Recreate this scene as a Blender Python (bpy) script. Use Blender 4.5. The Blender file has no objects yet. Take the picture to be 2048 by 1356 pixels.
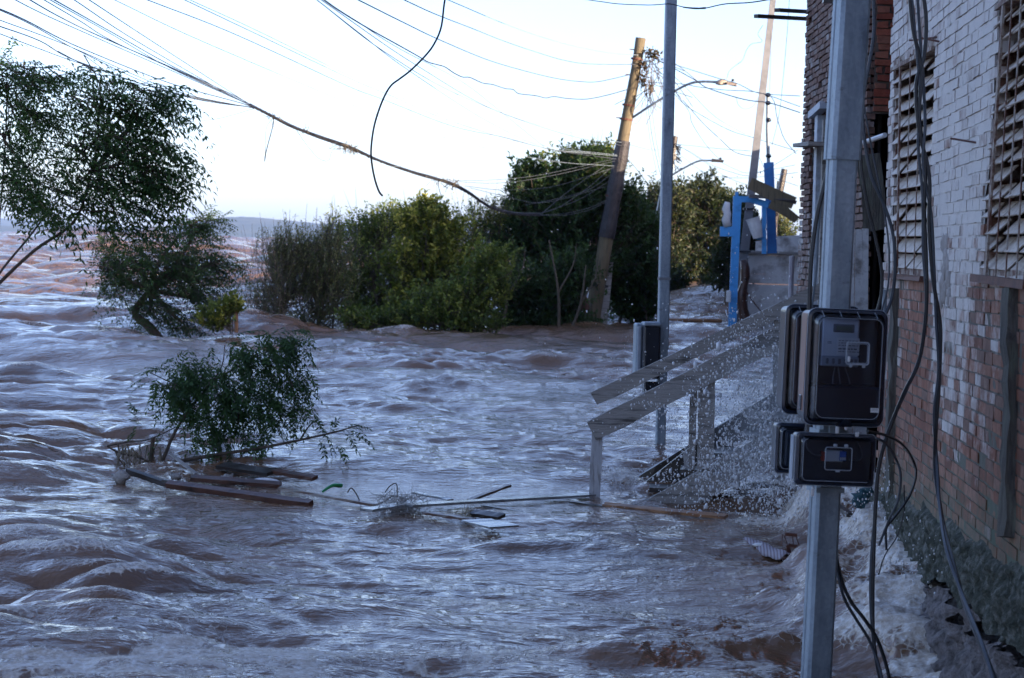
import bpy, math, random
import numpy as np
from mathutils import Matrix, Vector
R_ = math.radians
rng = np.random.default_rng(7)
random.seed(7)
S = bpy.context.scene
C = S.collection

# ------------------------------------------------------------------ camera
F = 4267.0            # focal length in photograph pixels (2048 wide)
CH = 1.5              # camera height over the flood water
cam_d = bpy.data.cameras.new("camera"); cam = bpy.data.objects.new("camera", cam_d); C.objects.link(cam)
CROT = Matrix.Rotation(R_(3.57), 3, 'Z') @ Matrix.Rotation(R_(90 - 2.416), 3, 'X') @ Matrix.Rotation(R_(1.6), 3, 'Z')
cam.matrix_world = Matrix.Translation((0, 0, CH)) @ CROT.to_4x4()
cam_d.sensor_width = 36; cam_d.lens = 36 * F / 2048
cam_d.clip_start = 0.05; cam_d.clip_end = 30000
cam_d.dof.use_dof = True; cam_d.dof.focus_distance = 10.0; cam_d.dof.aperture_fstop = 10.0
S.camera = cam
# ------------------------------------------------------------------ sky, sun, exposure
SUN_AZ, SUN_EL = 120.0, 10.5       # clockwise from +Y (street direction), elevation
S.world = bpy.data.worlds.new("World"); S.world.use_nodes = True
wn = S.world.node_tree; bg = wn.nodes["Background"]
sky = wn.nodes.new("ShaderNodeTexSky"); sky.sky_type = 'NISHITA'; sky.sun_disc = False
sky.sun_elevation = R_(SUN_EL); sky.sun_rotation = R_(SUN_AZ)
sky.air_density = 0.6; sky.dust_density = 1.2; sky.ozone_density = 1.0; sky.altitude = 50
wb = wn.nodes.new("ShaderNodeMix"); wb.data_type = 'RGBA'; wb.blend_type = 'MULTIPLY'; wb.inputs[0].default_value = 1
wb.inputs[7].default_value = (1.07, 1.0, 1.12, 1)      # the camera's cool, slightly magenta white balance
wn.links.new(sky.outputs[0], wb.inputs[6]); wn.links.new(wb.outputs[2], bg.inputs[0]); bg.inputs[1].default_value = 0.15
sd = bpy.data.lights.new("sun", 'SUN'); sun = bpy.data.objects.new("sun", sd); C.objects.link(sun)
sd.energy = 5.0; sd.angle = R_(0.5); sd.color = (1.0, 0.78, 0.56)
sv = Vector((math.sin(R_(SUN_AZ)) * math.cos(R_(SUN_EL)), math.cos(R_(SUN_AZ)) * math.cos(R_(SUN_EL)), math.sin(R_(SUN_EL))))
sun.rotation_euler = sv.to_track_quat('Z', 'Y').to_euler(); sun.location = (30, -5, 20)
S.view_settings.view_transform = 'Standard'; S.view_settings.look = 'None'
S.view_settings.exposure = 1.54; S.view_settings.gamma = 1.0
try:
    S.cycles.volume_step_rate = 4.0; S.cycles.volume_bounces = 0; S.cycles.max_bounces = 8
    S.cycles.transparent_max_bounces = 16
    S.cycles.caustics_reflective = False; S.cycles.caustics_refractive = False
except Exception: pass

# ------------------------------------------------------------------ picking points in the place
CR = np.array(CROT); CO = np.array([0, 0, CH])
def ray(px, py):
    return CR @ np.array([(px - 1024) / F, (678 - py) / F, -1.0])
def P(px, py, Y):                    # the point seen at (px,py) whose street distance is Y
    d = ray(px, py); return CO + d * (Y / d[1])
def W(px, py, z=0.0):                # the point of the water sheet (height z)
    d = ray(px, py); return CO + d * ((z - CH) / d[2])
class Plane:                         # a vertical wall plane: u runs along the wall, z is height
    def __init__(s, o, u):
        s.o = np.array([o[0], o[1], 0.0]); s.u = np.array([u[0], u[1], 0.0]); s.u /= np.linalg.norm(s.u)
        s.n = np.array([-s.u[1], s.u[0], 0.0])          # outward (towards -X when u = +Y)
    def pix(s, px, py):
        d = ray(px, py); t = ((s.o - CO) @ s.n) / (d @ s.n); p = CO + d * t
        return float((p - s.o) @ s.u), float(p[2])
    def at(s, u, z, out=0.0):
        u = np.asarray(u, float)[..., None]; z = np.asarray(z, float)[..., None]; out = np.asarray(out, float)[..., None]
        return s.o + u * s.u + z * np.array([0, 0, 1.0]) + out * s.n

# ------------------------------------------------------------------ numpy noise
def _h(ix, iy, iz, seed):
    n = (ix.astype(np.int64) * 374761393 + iy.astype(np.int64) * 668265263 + iz.astype(np.int64) * 2147483647 + seed * 974711) & 0xffffffff
    n = ((n ^ (n >> 13)) * 1274126177) & 0xffffffff
    n = ((n ^ (n >> 16)) * 2246822519) & 0xffffffff
    return ((n ^ (n >> 15)) & 0xffff) / 65535.0 * 2 - 1
def vnoise(x, y, z=None, seed=0):
    x = np.asarray(x, float); y = np.asarray(y, float)
    z = np.zeros_like(x) if z is None else np.asarray(z, float)
    x0, y0, z0 = np.floor(x), np.floor(y), np.floor(z)
    fx, fy, fz = x - x0, y - y0, z - z0
    fx, fy, fz = [f * f * (3 - 2 * f) for f in (fx, fy, fz)]
    r = 0
    for i in (0, 1):
        for j in (0, 1):
            for k in (0, 1):
                w = (fx if i else 1 - fx) * (fy if j else 1 - fy) * (fz if k else 1 - fz)
                r = r + w * _h(x0 + i, y0 + j, z0 + k, seed)
    return r
def fbm(x, y, z=None, seed=0, o=4):
    r, a, f = 0, 1.0, 1.0
    for i in range(o):
        r = r + a * vnoise(np.asarray(x) * f, np.asarray(y) * f, None if z is None else np.asarray(z) * f, seed + i * 17); a *= .5; f *= 2.03
    return r
def sst(a, b, x):
    t = np.clip((x - a) / (b - a), 0, 1); return t * t * (3 - 2 * t)

# ------------------------------------------------------------------ mesh building
class MB:
    def __init__(s): s.v = []; s.f = []; s.n = 0; s.att = {}
    def add(s, v, f, **att):
        v = np.asarray(v, float).reshape(-1, 3)
        s.v.append(v); s.f.append((np.asarray(f, np.int64) + s.n, None) if isinstance(f, np.ndarray) else ([tuple(i + s.n for i in q) for q in f], 1))
        for k in set(list(att) + list(s.att)):
            s.att.setdefault(k, [np.zeros(s.n)] if s.n else [])
            a = att.get(k, 0.0); s.att[k].append(np.broadcast_to(np.asarray(a, float), (len(v),)).copy())
        s.n += len(v); return s
    def box(s, c, sx, sy, sz, ax=None, jit=0.0, bev=0.0, **att):     # centre, sizes, 3 axis rows
        ax = np.eye(3) if ax is None else np.asarray(ax, float)
        q = np.array([[x, y, z] for x in (-1, 1) for y in (-1, 1) for z in (-1, 1)], float)
        F6 = [(0, 1, 3, 2), (4, 6, 7, 5), (0, 4, 5, 1), (2, 3, 7, 6), (0, 2, 6, 4), (1, 5, 7, 3)]
        hs = np.array([sx, sy, sz]) / 2
        if bev > 0:
            vs, idx = [], {}
            for i, p in enumerate(q):
                for a in range(3):
                    r = p * (hs - bev); r[a] = p[a] * hs[a]; idx[(i, a)] = len(vs); vs.append(r)
            fs = []
            for fi, ff in enumerate(F6):
                a = [0, 0, 1, 1, 2, 2][fi]; fs.append(tuple(idx[(i, a)] for i in ff))
            E = set()
            for fi, ff in enumerate(F6):
                for k in range(4):
                    e = (ff[k], ff[(k + 1) % 4])
                    if (e[1], e[0]) in E: continue
                    E.add(e)
                    a = [0, 0, 1, 1, 2, 2][fi]
                    d = [t for t in range(3) if q[e[0]][t] != q[e[1]][t]][0]; b = 3 - a - d
                    fs.append((idx[(e[1], a)], idx[(e[0], a)], idx[(e[0], b)], idx[(e[1], b)]))
            for i in range(8): fs.append((idx[(i, 0)], idx[(i, 1)], idx[(i, 2)]) if q[i].prod() > 0 else (idx[(i, 0)], idx[(i, 2)], idx[(i, 1)]))
            vs = np.array(vs)
        else:
            vs = q * hs; fs = F6
        if jit: vs = vs + rng.normal(0, jit, vs.shape)
        return s.add(np.asarray(c) + vs @ ax, fs, **att)
    def bar(s, a, b, w, h, up=(0, 0, 1), bev=0.0, seg=1, wob=0.0, **att):      # board from a to b; w across, h along up
        a = np.asarray(a, float); b = np.asarray(b, float); d = b - a; L = np.linalg.norm(d); d /= L
        up = np.asarray(up, float); x = np.cross(d, up); x /= np.linalg.norm(x); y = np.cross(x, d)
        return s.box((a + b) / 2, L, w, h, np.array([d, x, y]), bev=bev, **att)
    def plank(s, pts, w, h, up=(0, 0, 1), jit=0.0):                     # board along a polyline
        pts = np.asarray(pts, float); n = len(pts); vs = []
        for i in range(n):
            d = pts[min(i + 1, n - 1)] - pts[max(i - 1, 0)]; d /= np.linalg.norm(d)
            x = np.cross(d, up); x /= np.linalg.norm(x); y = np.cross(x, d)
            ww = (w if np.isscalar(w) else w[i]) / 2; hh = (h if np.isscalar(h) else h[i]) / 2
            for sx, sy in ((-1, -1), (1, -1), (1, 1), (-1, 1)):
                vs.append(pts[i] + x * sx * ww + y * sy * hh + rng.normal(0, jit, 3) * (1 if jit else 0))
        fs = [(3, 2, 1, 0), tuple(4 * (n - 1) + k for k in (0, 1, 2, 3))]
        for i in range(n - 1):
            for k in range(4):
                k2 = (k + 1) % 4; fs.append((4 * i + k, 4 * i + k2, 4 * i + 4 + k2, 4 * i + 4 + k))
        return s.add(vs, fs)
    def tube(s, pts, rad, seg=6, cap=True, **att):
        pts = np.asarray(pts, float); n = len(pts); rad = np.broadcast_to(np.asarray(rad, float), (n,))
        t = np.gradient(pts, axis=0); t /= np.linalg.norm(t, axis=1)[:, None] + 1e-12
        up = np.array([0, 0, 1.0]) if abs(t[0][2]) < .9 else np.array([0, 1.0, 0])
        x = np.cross(t[0], up); x /= np.linalg.norm(x); vs = []
        for i in range(n):
            x = x - t[i] * (x @ t[i]); x /= np.linalg.norm(x) + 1e-12; y = np.cross(t[i], x)
            a = np.arange(seg) * 2 * math.pi / seg
            vs.append(pts[i] + rad[i] * (np.cos(a)[:, None] * x + np.sin(a)[:, None] * y))
        fs = []
        for i in range(n - 1):
            for k in range(seg):
                k2 = (k + 1) % seg; fs.append((i * seg + k, i * seg + k2, (i + 1) * seg + k2, (i + 1) * seg + k))
        if cap: fs += [tuple(range(seg))[::-1], tuple((n - 1) * seg + k for k in range(seg))]
        return s.add(np.concatenate(vs), fs, **att)
    def prism(s, poly, vec, **att):                                     # polygon (world points) extruded by vec
        poly = np.asarray(poly, float); n = len(poly); vec = np.asarray(vec, float)
        fs = [tuple(range(n))[::-1], tuple(range(n, 2 * n))] + [(i, (i + 1) % n, n + (i + 1) % n, n + i) for i in range(n)]
        return s.add(np.concatenate([poly, poly + vec]), fs, **att)
    def grid(s, pts, keep=None, **att):                                 # pts (a,b,3)
        a, b = pts.shape[:2]; I = np.arange(a * b).reshape(a, b)
        q = np.stack([I[:-1, :-1], I[1:, :-1], I[1:, 1:], I[:-1, 1:]], -1)
        q = q[keep] if keep is not None else q.reshape(-1, 4)
        att = {k: (np.asarray(v).reshape(-1) if np.ndim(v) else v) for k, v in att.items()}
        return s.add(pts.reshape(-1, 3), q.reshape(-1, 4), **att)
    def blob(s, c, r, n=6, m=8, sc=(1, 1, 1), nz=.25, seed=0, ax=None):
        th = np.linspace(0, math.pi, n + 1)[1:-1]; ph = np.arange(m) * 2 * math.pi / m
        d = np.array([[math.sin(a) * math.cos(b), math.sin(a) * math.sin(b), math.cos(a)] for a in th for b in ph])
        d = np.concatenate([[[0, 0, 1]], d, [[0, 0, -1]]]); rr = r * (1 + nz * fbm(d[:, 0] * 2 + seed, d[:, 1] * 2, d[:, 2] * 2, seed, 3))
        v = d * rr[:, None] * np.array(sc)
        if ax is not None: v = v @ np.asarray(ax)
        fs = [(0, 1 + k, 1 + (k + 1) % m) for k in range(m)]
        for i in range(n - 2):
            for k in range(m): a = 1 + i * m + k; b = 1 + i * m + (k + 1) % m; fs.append((a, a + m, b + m, b))
        L = len(d) - 1; fs += [(L, L - m + (k + 1) % m, L - m + k) for k in range(m)]
        return s.add(np.asarray(c) + v, fs)
    def build(s, name, mat, parent=None, smooth=False):
        me = bpy.data.meshes.new(name)
        V = np.concatenate(s.v); fl, ls, tot = [], [], []
        for f, flag in s.f:
            if flag is None:
                fl.append(f.reshape(-1)); tot.append(np.full(len(f), f.shape[1]))
            else:
                fl.append(np.array([i for q in f for i in q], np.int64)); tot.append(np.array([len(q) for q in f]))
        fl = np.concatenate(fl); tot = np.concatenate(tot); st = np.concatenate([[0], np.cumsum(tot)[:-1]])
        par_loc = np.array(parent.location) if parent is not None and parent.parent is None else (np.array(parent.parent.location) if parent is not None else np.zeros(3))
        me.vertices.add(len(V)); me.vertices.foreach_set("co", (V - par_loc).astype(np.float32).ravel())
        me.loops.add(len(fl)); me.loops.foreach_set("vertex_index", fl.astype(np.int32))
        me.polygons.add(len(tot)); me.polygons.foreach_set("loop_start", st.astype(np.int32)); me.polygons.foreach_set("loop_total", tot.astype(np.int32))
        me.polygons.foreach_set("use_smooth", np.full(len(tot), bool(smooth)))
        me.update(calc_edges=True)
        for k, v in s.att.items():
            a = me.attributes.new(k, 'FLOAT', 'POINT'); a.data.foreach_set("value", np.concatenate(v).astype(np.float32))
        me.materials.append(mat)
        o = bpy.data.objects.new(name, me); C.objects.link(o)
        if parent is not None: o.parent = parent
        return o
def tag(o, label=None, cat=None, group=None, kind=None):
    if label: o["label"] = label
    if cat: o["category"] = cat
    if group: o["group"] = group
    if kind: o["kind"] = kind
    return o
def thing(name, loc, label, cat, group=None):
    o = bpy.data.objects.new(name, None); C.objects.link(o); o.location = tuple(float(t) for t in loc); o.empty_display_size = .1
    return tag(o, label, cat, group)
def smooth_path(pts, n=8):
    pts = np.asarray(pts, float)
    if len(pts) < 3: return np.array([pts[0] + (pts[-1] - pts[0]) * t for t in np.linspace(0, 1, n)])
    Q = np.concatenate([[2 * pts[0] - pts[1]], pts, [2 * pts[-1] - pts[-2]]]); out = []
    for i in range(1, len(Q) - 2):
        for t in np.arange(n) / n:
            a, b, c, d = Q[i - 1:i + 3]
            out.append(.5 * ((2 * b) + (-a + c) * t + (2 * a - 5 * b + 4 * c - d) * t * t + (-a + 3 * b - 3 * c + d) * t ** 3))
    out.append(pts[-1]); return np.array(out)

# ------------------------------------------------------------------ materials
class NT:
    def __init__(s, name):
        s.m = bpy.data.materials.new(name); s.m.use_nodes = True; s.t = s.m.node_tree
        s.p = s.t.nodes["Principled BSDF"]; s.out = s.t.nodes["Material Output"]
    def n(s, typ, **kw):
        x = s.t.nodes.new(typ)
        for k, v in kw.items():
            if k.startswith("i_"):
                key = k[2:]; x.inputs[int(key) if key.isdigit() else key.replace("_", " ")].default_value = v
            else: setattr(x, k, v)
        return x
    def l(s, a, b): s.t.links.new(a, b)
    def noise(s, scale, detail=6, rough=.55, vec=None, dist=0.0):
        x = s.n("ShaderNodeTexNoise"); x.inputs["Scale"].default_value = scale; x.inputs["Detail"].default_value = detail
        x.inputs["Roughness"].default_value = rough; x.inputs["Distortion"].default_value = dist
        s.l(vec if vec is not None else s.coord(), x.inputs["Vector"]); return x.outputs["Fac"]
    def coord(s, scale=None):
        if not hasattr(s, "_c"): s._c = s.n("ShaderNodeTexCoord").outputs["Object"]
        if scale is None: return s._c
        mp = s.n("ShaderNodeMapping"); mp.inputs["Scale"].default_value = scale; s.l(s._c, mp.inputs["Vector"]); return mp.outputs[0]
    def ramp(s, fac, stops, interp='LINEAR'):
        r = s.n("ShaderNodeValToRGB"); r.color_ramp.interpolation = interp; e = r.color_ramp.elements
        while len(e) < len(stops): e.new(.5)
        for i, (p, c) in enumerate(stops):
            e[i].position = p; e[i].color = (*(c if hasattr(c, '__len__') else (c, c, c)), 1)
        s.l(fac, r.inputs[0]); return r.outputs[0]
    def mix(s, fac, a, b, mode='MIX'):
        x = s.n("ShaderNodeMix", data_type='RGBA', blend_type=mode)
        for v, i in ((fac, 0), (a, 6), (b, 7)):
            if isinstance(v, bpy.types.NodeSocket): s.l(v, x.inputs[i])
            elif i == 0: x.inputs[0].default_value = v
            else: x.inputs[i].default_value = (*v, 1)
        return x.outputs[2]
    def math(s, op, a, b=None, clamp=False):
        x = s.n("ShaderNodeMath", operation=op, use_clamp=clamp)
        for v, i in ((a, 0), (b, 1)):
            if v is None: continue
            if isinstance(v, bpy.types.NodeSocket): s.l(v, x.inputs[i])
            else: x.inputs[i].default_value = v
        return x.outputs[0]
    def attr(s, name): return s.n("ShaderNodeAttribute", attribute_name=name).outputs["Fac"]
    def base(s, v):
        if isinstance(v, bpy.types.NodeSocket): s.l(v, s.p.inputs["Base Color"])
        else: s.p.inputs["Base Color"].default_value = (*v, 1)
    def rough(s, v):
        if isinstance(v, bpy.types.NodeSocket): s.l(v, s.p.inputs["Roughness"])
        else: s.p.inputs["Roughness"].default_value = v
    def bump(s, h, dist=.01, strength=1.0, prev=None):
        b = s.n("ShaderNodeBump"); b.inputs["Strength"].default_value = strength; b.inputs["Distance"].default_value = dist
        s.l(h, b.inputs["Height"])
        if prev is not None: s.l(prev, b.inputs["Normal"])
        s.l(b.outputs[0], s.p.inputs["Normal"]); return b.outputs[0]
def simple(name, c1, c2=None, scale=8, rough=.6, metal=0.0, bump=.003, stretch=None, c3=None, spec=.5, detail=7):
    m = NT(name); c2 = c2 or tuple(x * .7 for x in c1)
    f = m.noise(scale, detail, .62, m.coord(stretch) if stretch else None)
    st = [(.35, c1), (.62, c2)] if c3 is None else [(.3, c1), (.5, c2), (.68, c3)]
    m.base(m.ramp(f, st)); m.rough(rough); m.p.inputs["Metallic"].default_value = metal
    m.p.inputs["Specular IOR Level"].default_value = spec
    if bump: m.bump(m.noise(scale * 3, 6, .6, m.coord(stretch) if stretch else None), bump)
    return m.m
M = {}
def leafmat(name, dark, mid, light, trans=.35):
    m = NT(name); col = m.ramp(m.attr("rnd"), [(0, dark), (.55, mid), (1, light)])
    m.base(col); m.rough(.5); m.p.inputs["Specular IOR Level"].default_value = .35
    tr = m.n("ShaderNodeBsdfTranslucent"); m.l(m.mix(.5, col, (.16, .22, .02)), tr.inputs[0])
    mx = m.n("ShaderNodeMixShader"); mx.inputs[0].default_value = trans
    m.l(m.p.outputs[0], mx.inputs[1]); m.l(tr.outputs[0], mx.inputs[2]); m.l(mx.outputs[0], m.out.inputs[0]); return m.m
M['leaf_dark'] = leafmat("leaf_dark", (0.016, 0.041, 0.016), (0.030, 0.068, 0.024), (0.061, 0.115, 0.034))
M['leaf_pin'] = leafmat("leaf_pinnate", (.016, .045, .016), (.036, .095, .03), (.075, .155, .05))
M['leaf_mid'] = leafmat("leaf_mid", (0.039, 0.074, 0.021), (0.124, 0.185, 0.039), (0.316, 0.351, 0.070))
M['leaf_yel'] = leafmat("leaf_yellow", (0.074, 0.106, 0.022), (0.166, 0.210, 0.037), (0.420, 0.406, 0.074))
M['leaf_grey'] = leafmat("leaf_grey", (0.049, 0.074, 0.031), (0.105, 0.140, 0.056), (0.263, 0.263, 0.105))
M['leaf_dead'] = leafmat("leaf_dead", (.05, .03, .02), (.10, .06, .035), (.16, .10, .06))
M['bark'] = simple("bark", (.045, .032, .022), (.10, .075, .055), 20, .85, bump=.006, stretch=(1, 1, .25))
M['twig'] = simple("twig", (.07, .055, .04), (.12, .10, .07), 12, .8)
M['wood_pole'] = simple("weathered_pole_wood", (.085, .07, .042), (.15, .12, .07), 6, .8, bump=.008, stretch=(3, 3, .25), c3=(.06, .05, .035))
M['wood_grey'] = simple("grey_weathered_wood", (.24, .22, .20), (.34, .32, .30), 7, .75, bump=.005, stretch=(.5, 4, 5), c3=(.07, .062, .055), detail=10)
M['wood_white'] = simple("worn_white_painted_wood", (.42, .42, .42), (.55, .55, .56), 9, .6, bump=.003, c3=(.20, .18, .17))
M['wood_brown'] = simple("wet_brown_painted_wood", (.065, .032, .023), (.11, .052, .036), 9, .3, bump=.004, c3=(.03, .018, .014))
M['wood_dark'] = simple("wet_dark_wood", (.02, .017, .015), (.045, .035, .03), 9, .3, bump=.002)
M['wood_orange'] = simple("raw_orange_wood", (.30, .14, .07), (.38, .2, .1), 9, .4, bump=.002, c3=(.12, .06, .04))
M['galv'] = None
M['cable'] = simple("black_cable_sheath", (.012, .012, .014), (.03, .03, .034), 6, .38, bump=0)
M['cable_grey'] = simple("grey_cable_sheath", (.05, .06, .075), (.085, .095, .115), 6, .5, bump=0)
M['cable_pale'] = simple("pale_blue_cable_sheath", (.16, .20, .24), (.22, .27, .31), 6, .5, bump=0)
M['black'] = simple("black_plastic", (.012, .014, .02), (.02, .022, .03), 4, .25, bump=0)
M['white_plastic'] = simple("white_plastic", (.6, .62, .64), (.7, .71, .72), 4, .4, bump=0)
M['blue'] = simple("blue_paint", (.05, .30, .68), (.07, .36, .78), 5, .55, bump=.002, c3=(.035, .22, .50))
M['blue_deep'] = simple("deep_blue_plastic", (.015, .12, .36), (.02, .17, .45), 5, .5, bump=.002)
M['concrete'] = simple("concrete_pole", (.17, .175, .19), (.23, .235, .25), 7, .85, bump=.003)
M['cloth_white'] = simple("white_cloth", (.62, .62, .62), (.74, .74, .74), 8, .9, bump=.01)
M['mud'] = simple("mud", (.09, .05, .03), (.14, .08, .05), 3, .9, bump=.02)
M['rust'] = simple("rusty_iron", (.07, .022, .015), (.13, .045, .025), 20, .7, bump=.003)
def m_galv():
    m = NT("galvanised_steel")
    v = m.n("ShaderNodeTexVoronoi"); v.inputs["Scale"].default_value = 90; m.l(m.coord(), v.inputs["Vector"])
    sp = m.ramp(v.outputs["Color"], [(0, .8), (1, 1.0)])
    st = m.noise(5, 8, .65, m.coord((3, 3, .6)))
    c = m.ramp(st, [(.3, (.16, .20, .25)), (.5, (.30, .36, .42)), (.7, (.44, .50, .56))])
    c = m.mix(m.ramp(m.noise(9, 8, .75, m.coord((1, 1, 1.6))), [(.60, 0), (.72, .75)]), c, (.10, .085, .07))
    m.base(m.mix(1, c, sp, 'MULTIPLY')); m.rough(m.ramp(st, [(.3, .42), (.7, .62)])); m.p.inputs["Metallic"].default_value = .55
    m.bump(m.noise(60, 5), .0006); return m.m
M['galv'] = m_galv()

# ================================================================== THE RIVER
def tile(N, L, seed, lam_min, lam_max, power, wdir, spread, rms):
    """one periodic patch of choppy wave field (height, dx, dy) with a wind direction"""
    r = np.random.default_rng(seed)
    k = np.fft.fftfreq(N, L / N) * 2 * math.pi; kx, ky = np.meshgrid(k, k, indexing='ij'); kk = np.hypot(kx, ky); kk[0, 0] = 1
    ct = (kx * math.cos(wdir) + ky * math.sin(wdir)) / kk
    A = kk ** (-power) * (np.abs(ct) ** spread + .06)
    lam = 2 * math.pi / kk; A *= np.exp(-(lam_min / lam) ** 2) * np.exp(-(lam / lam_max) ** 4); A[0, 0] = 0
    H = A * (r.normal(size=(N, N)) + 1j * r.normal(size=(N, N)))
    h = np.fft.ifft2(H).real; s = rms / h.std(); h *= s
    dx = np.fft.ifft2(-1j * kx / kk * H).real * s; dy = np.fft.ifft2(-1j * ky / kk * H).real * s
    return h, dx, dy, L, N
def samp(T, x, y, rot=0.0):
    h, dx, dy, L, N = T; c, s_ = math.cos(rot), math.sin(rot)
    u = ((x * c + y * s_) / L % 1) * N; v = ((-x * s_ + y * c) / L % 1) * N
    i = np.floor(u).astype(int); j = np.floor(v).astype(int); fu, fv = u - i, v - j
    i %= N; j %= N; i1, j1 = (i + 1) % N, (j + 1) % N
    def b(a): return a[i, j] * (1 - fu) * (1 - fv) + a[i1, j] * fu * (1 - fv) + a[i, j1] * (1 - fu) * fv + a[i1, j1] * fu * fv
    X, Y = b(dx), b(dy); return b(h), X * c - Y * s_, X * s_ + Y * c
WD = R_(72)
T1 = tile(512, 11.0, 3, .20, 2.4, 1.85, WD, 1.2, .029)
T2 = tile(512, 5.3, 5, .05, .55, 1.75, WD + .15, .8, .0108)
T3 = tile(512, 61.0, 9, 1.2, 9.0, 2.0, WD - .2, 2.0, .050)
T5 = tile(512, 150.0, 15, 1.6, 14.0, 1.8, WD + .1, 1.2, .27)
T4 = tile(512, 2.1, 11, .014, .12, 1.7, WD + .2, .5, .0012)
def river():
    th = np.concatenate([np.arange(-180, -24, 4), np.arange(-24, -14.6, .35), np.arange(-14.6, 22.2, .058)])   # bearing from +Y, degrees
    th = np.concatenate([th - 0, np.arange(22.2, 30, .35), np.arange(30, 180.01, 4)])
    # the picture looks 3.57 degrees left of the street; fine columns cover it with room to step aside
    th = -R_(1) * th[::-1]
    r = [.35]
    while r[-1] < 7000:
        x = r[-1]; r.append(x * (1 + (.0030 if 5 < x < 60 else .0042 if 60 <= x < 130 else .0065 if 3.2 < x < 500 else .012 if x < 2500 else .03)))
    r = np.array(r); rr, tt = np.meshgrid(r, th, indexing='ij')
    X = -np.sin(tt) * rr; Y = np.cos(tt) * rr
    # flow stretches ripples in calm lanes
    calm = sst(.05, .75, fbm(X * .16 + 3, Y * .28, seed=21, o=3)) * sst(16, 8, rr)
    rough = 1 - .70 * calm
    far = sst(60, 200, rr)
    h1, x1, y1 = samp(T1, X, Y); h1b, x1b, y1b = samp(T1, X * .61 + 4, Y * .61, .55)
    h2, x2, y2 = samp(T2, X * .8, Y * 1.1, .3); h3, x3, y3 = samp(T3, X, Y, .1); h4, x4, y4 = samp(T4, X, Y, .8)
    f4 = sst(14, 7, rr); f2 = sst(75, 30, rr); f1 = sst(230, 90, rr); f3 = sst(900, 300, rr)
    big = 1 + 1.1 * sst(15, 40, rr)
    wild = .85 + .9 * np.clip(fbm(X * .30 + .1 * Y, Y * .34, seed=31, o=4), -.62, 1.1)
    h5, x5, y5 = samp(T5, X, Y, .2); a5 = 1.0 * sst(44, 80, rr) * sst(700, 350, rr)
    h6, x6, y6 = samp(T5, X * .23, Y * .23, .5); a6 = 4.0 * sst(90, 300, rr) * sst(7000, 3500, rr)
    raft = np.exp(-((X + 1.9) / 1.75) ** 4 - ((Y - 12.45) / 1.15) ** 4)
    for _a in (): pass
    rough = rough * (1 - .80 * raft); a1 = f1 * rough * wild; a2 = f2 * rough * wild * (.85 + .5 * far); a3 = f3 * big * sst(2, 14, rr) * (1 - .9 * raft); a4 = f4 * (.5 + .6 * wild)
    H = h1 * a1 + .6 * h1b * a1 + h2 * a2 + h3 * a3 + h4 * a4 + h5 * a5 + h6 * a6
    DX = 1.3 * (x1 * a1 + .6 * x1b * a1) + 1.15 * x2 * a2 + 1.1 * x3 * a3 + .8 * x4 * a4 + 1.1 * x5 * a5 + 1.1 * x6 * a6
    DY = 1.3 * (y1 * a1 + .6 * y1b * a1) + 1.15 * y2 * a2 + 1.1 * y3 * a3 + .8 * y4 * a4 + 1.1 * y5 * a5 + 1.1 * y6 * a6
    foam = np.zeros_like(H)
    crest = (h1 * a1 + .6 * h1b * a1) / .034 + h2 * a2 / .014
    foam += .55 * sst(1.9, 3.6, crest)
    def ridge(x0, y0, x1_, y1_, w, amp, fo=0.0, wob=.3):
        d = np.array([x1_ - x0, y1_ - y0]); L = np.hypot(*d); d /= L
        a = (X - x0) * d[0] + (Y - y0) * d[1]; b = -(X - x0) * d[1] + (Y - y0) * d[0]
        b = b + wob * w * fbm(a / w * .7, b * 0 + x0, seed=int(abs(x0 * 7 + y0)), o=3)
        e = sst(-w, w * 1.5, a) * sst(L + w, L - w * 1.5, a)
        g = np.exp(-(b / w) ** 2) * e
        return g * amp * (1 + .35 * fbm(a / w, b / w, seed=5, o=3)), g * fo
    def bump_(x0, y0, sx, sy, amp, fo=0.0, nz=.5):
        g = np.exp(-((X - x0) / sx) ** 2 - ((Y - y0) / sy) ** 2)
        return g * amp * (1 + nz * fbm(X / sx * 1.7, Y / sy * 1.7, seed=13, o=4)), g * fo
    adds = []
    a, b = W(1040, 700), W(1270, 705); adds.append(ridge(a[0], a[1] - 1, b[0], b[1] - 1, 1.0, .09, .0))
    a, b = W(0, 690), W(330, 690); adds.append(ridge(a[0], a[1], b[0], b[1], 1.0, .14, .0))
    a = W(880, 775); adds.append(bump_(a[0], a[1], .5, .5, .10, .25))
    a, b = W(0, 900), W(130, 960); adds.append(ridge(a[0], a[1], b[0], b[1], .30, .05))
    # shadowed trough just below the floating boards
    # boils by the stair foot
    for px, py, s_, am, fo in ((1230, 975, .10, .02, .6), (1330, 930, .22, .035, .3), (1270, 985, .15, -.05, .2), (1360, 1010, .4, -.02, .2), (1480, 1040, .35, .0, .3),
                               (1560, 1060, .3, .02, .45), (1600, 1180, .25, .03, .1)):
        a = W(px, py); adds.append(bump_(a[0], a[1], s_, s_ * 1.3, am, fo))
    # foreground rolls
    a, b = W(1130, 1320), W(1560, 1300); adds.append(ridge(a[0], a[1], b[0], b[1], .16, .075, .15))
    a, b = W(1500, 1290), W(1900, 1330); adds.append(ridge(a[0], a[1], b[0], b[1], .13, .07, .35))
    a, b = W(400, 1235), W(640, 1200); adds.append(ridge(a[0], a[1], b[0], b[1], .14, .05, .1))
    for g, fo in adds: H = H + g; foam = foam + fo
    # white water thrown against the house wall
    wz = sst(.62, 1.15, X + .25 * fbm(X * 2, Y * 1.2, seed=41, o=3)) * sst(6.2, 7.3, Y) * sst(13.6, 12.0, Y)
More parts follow.
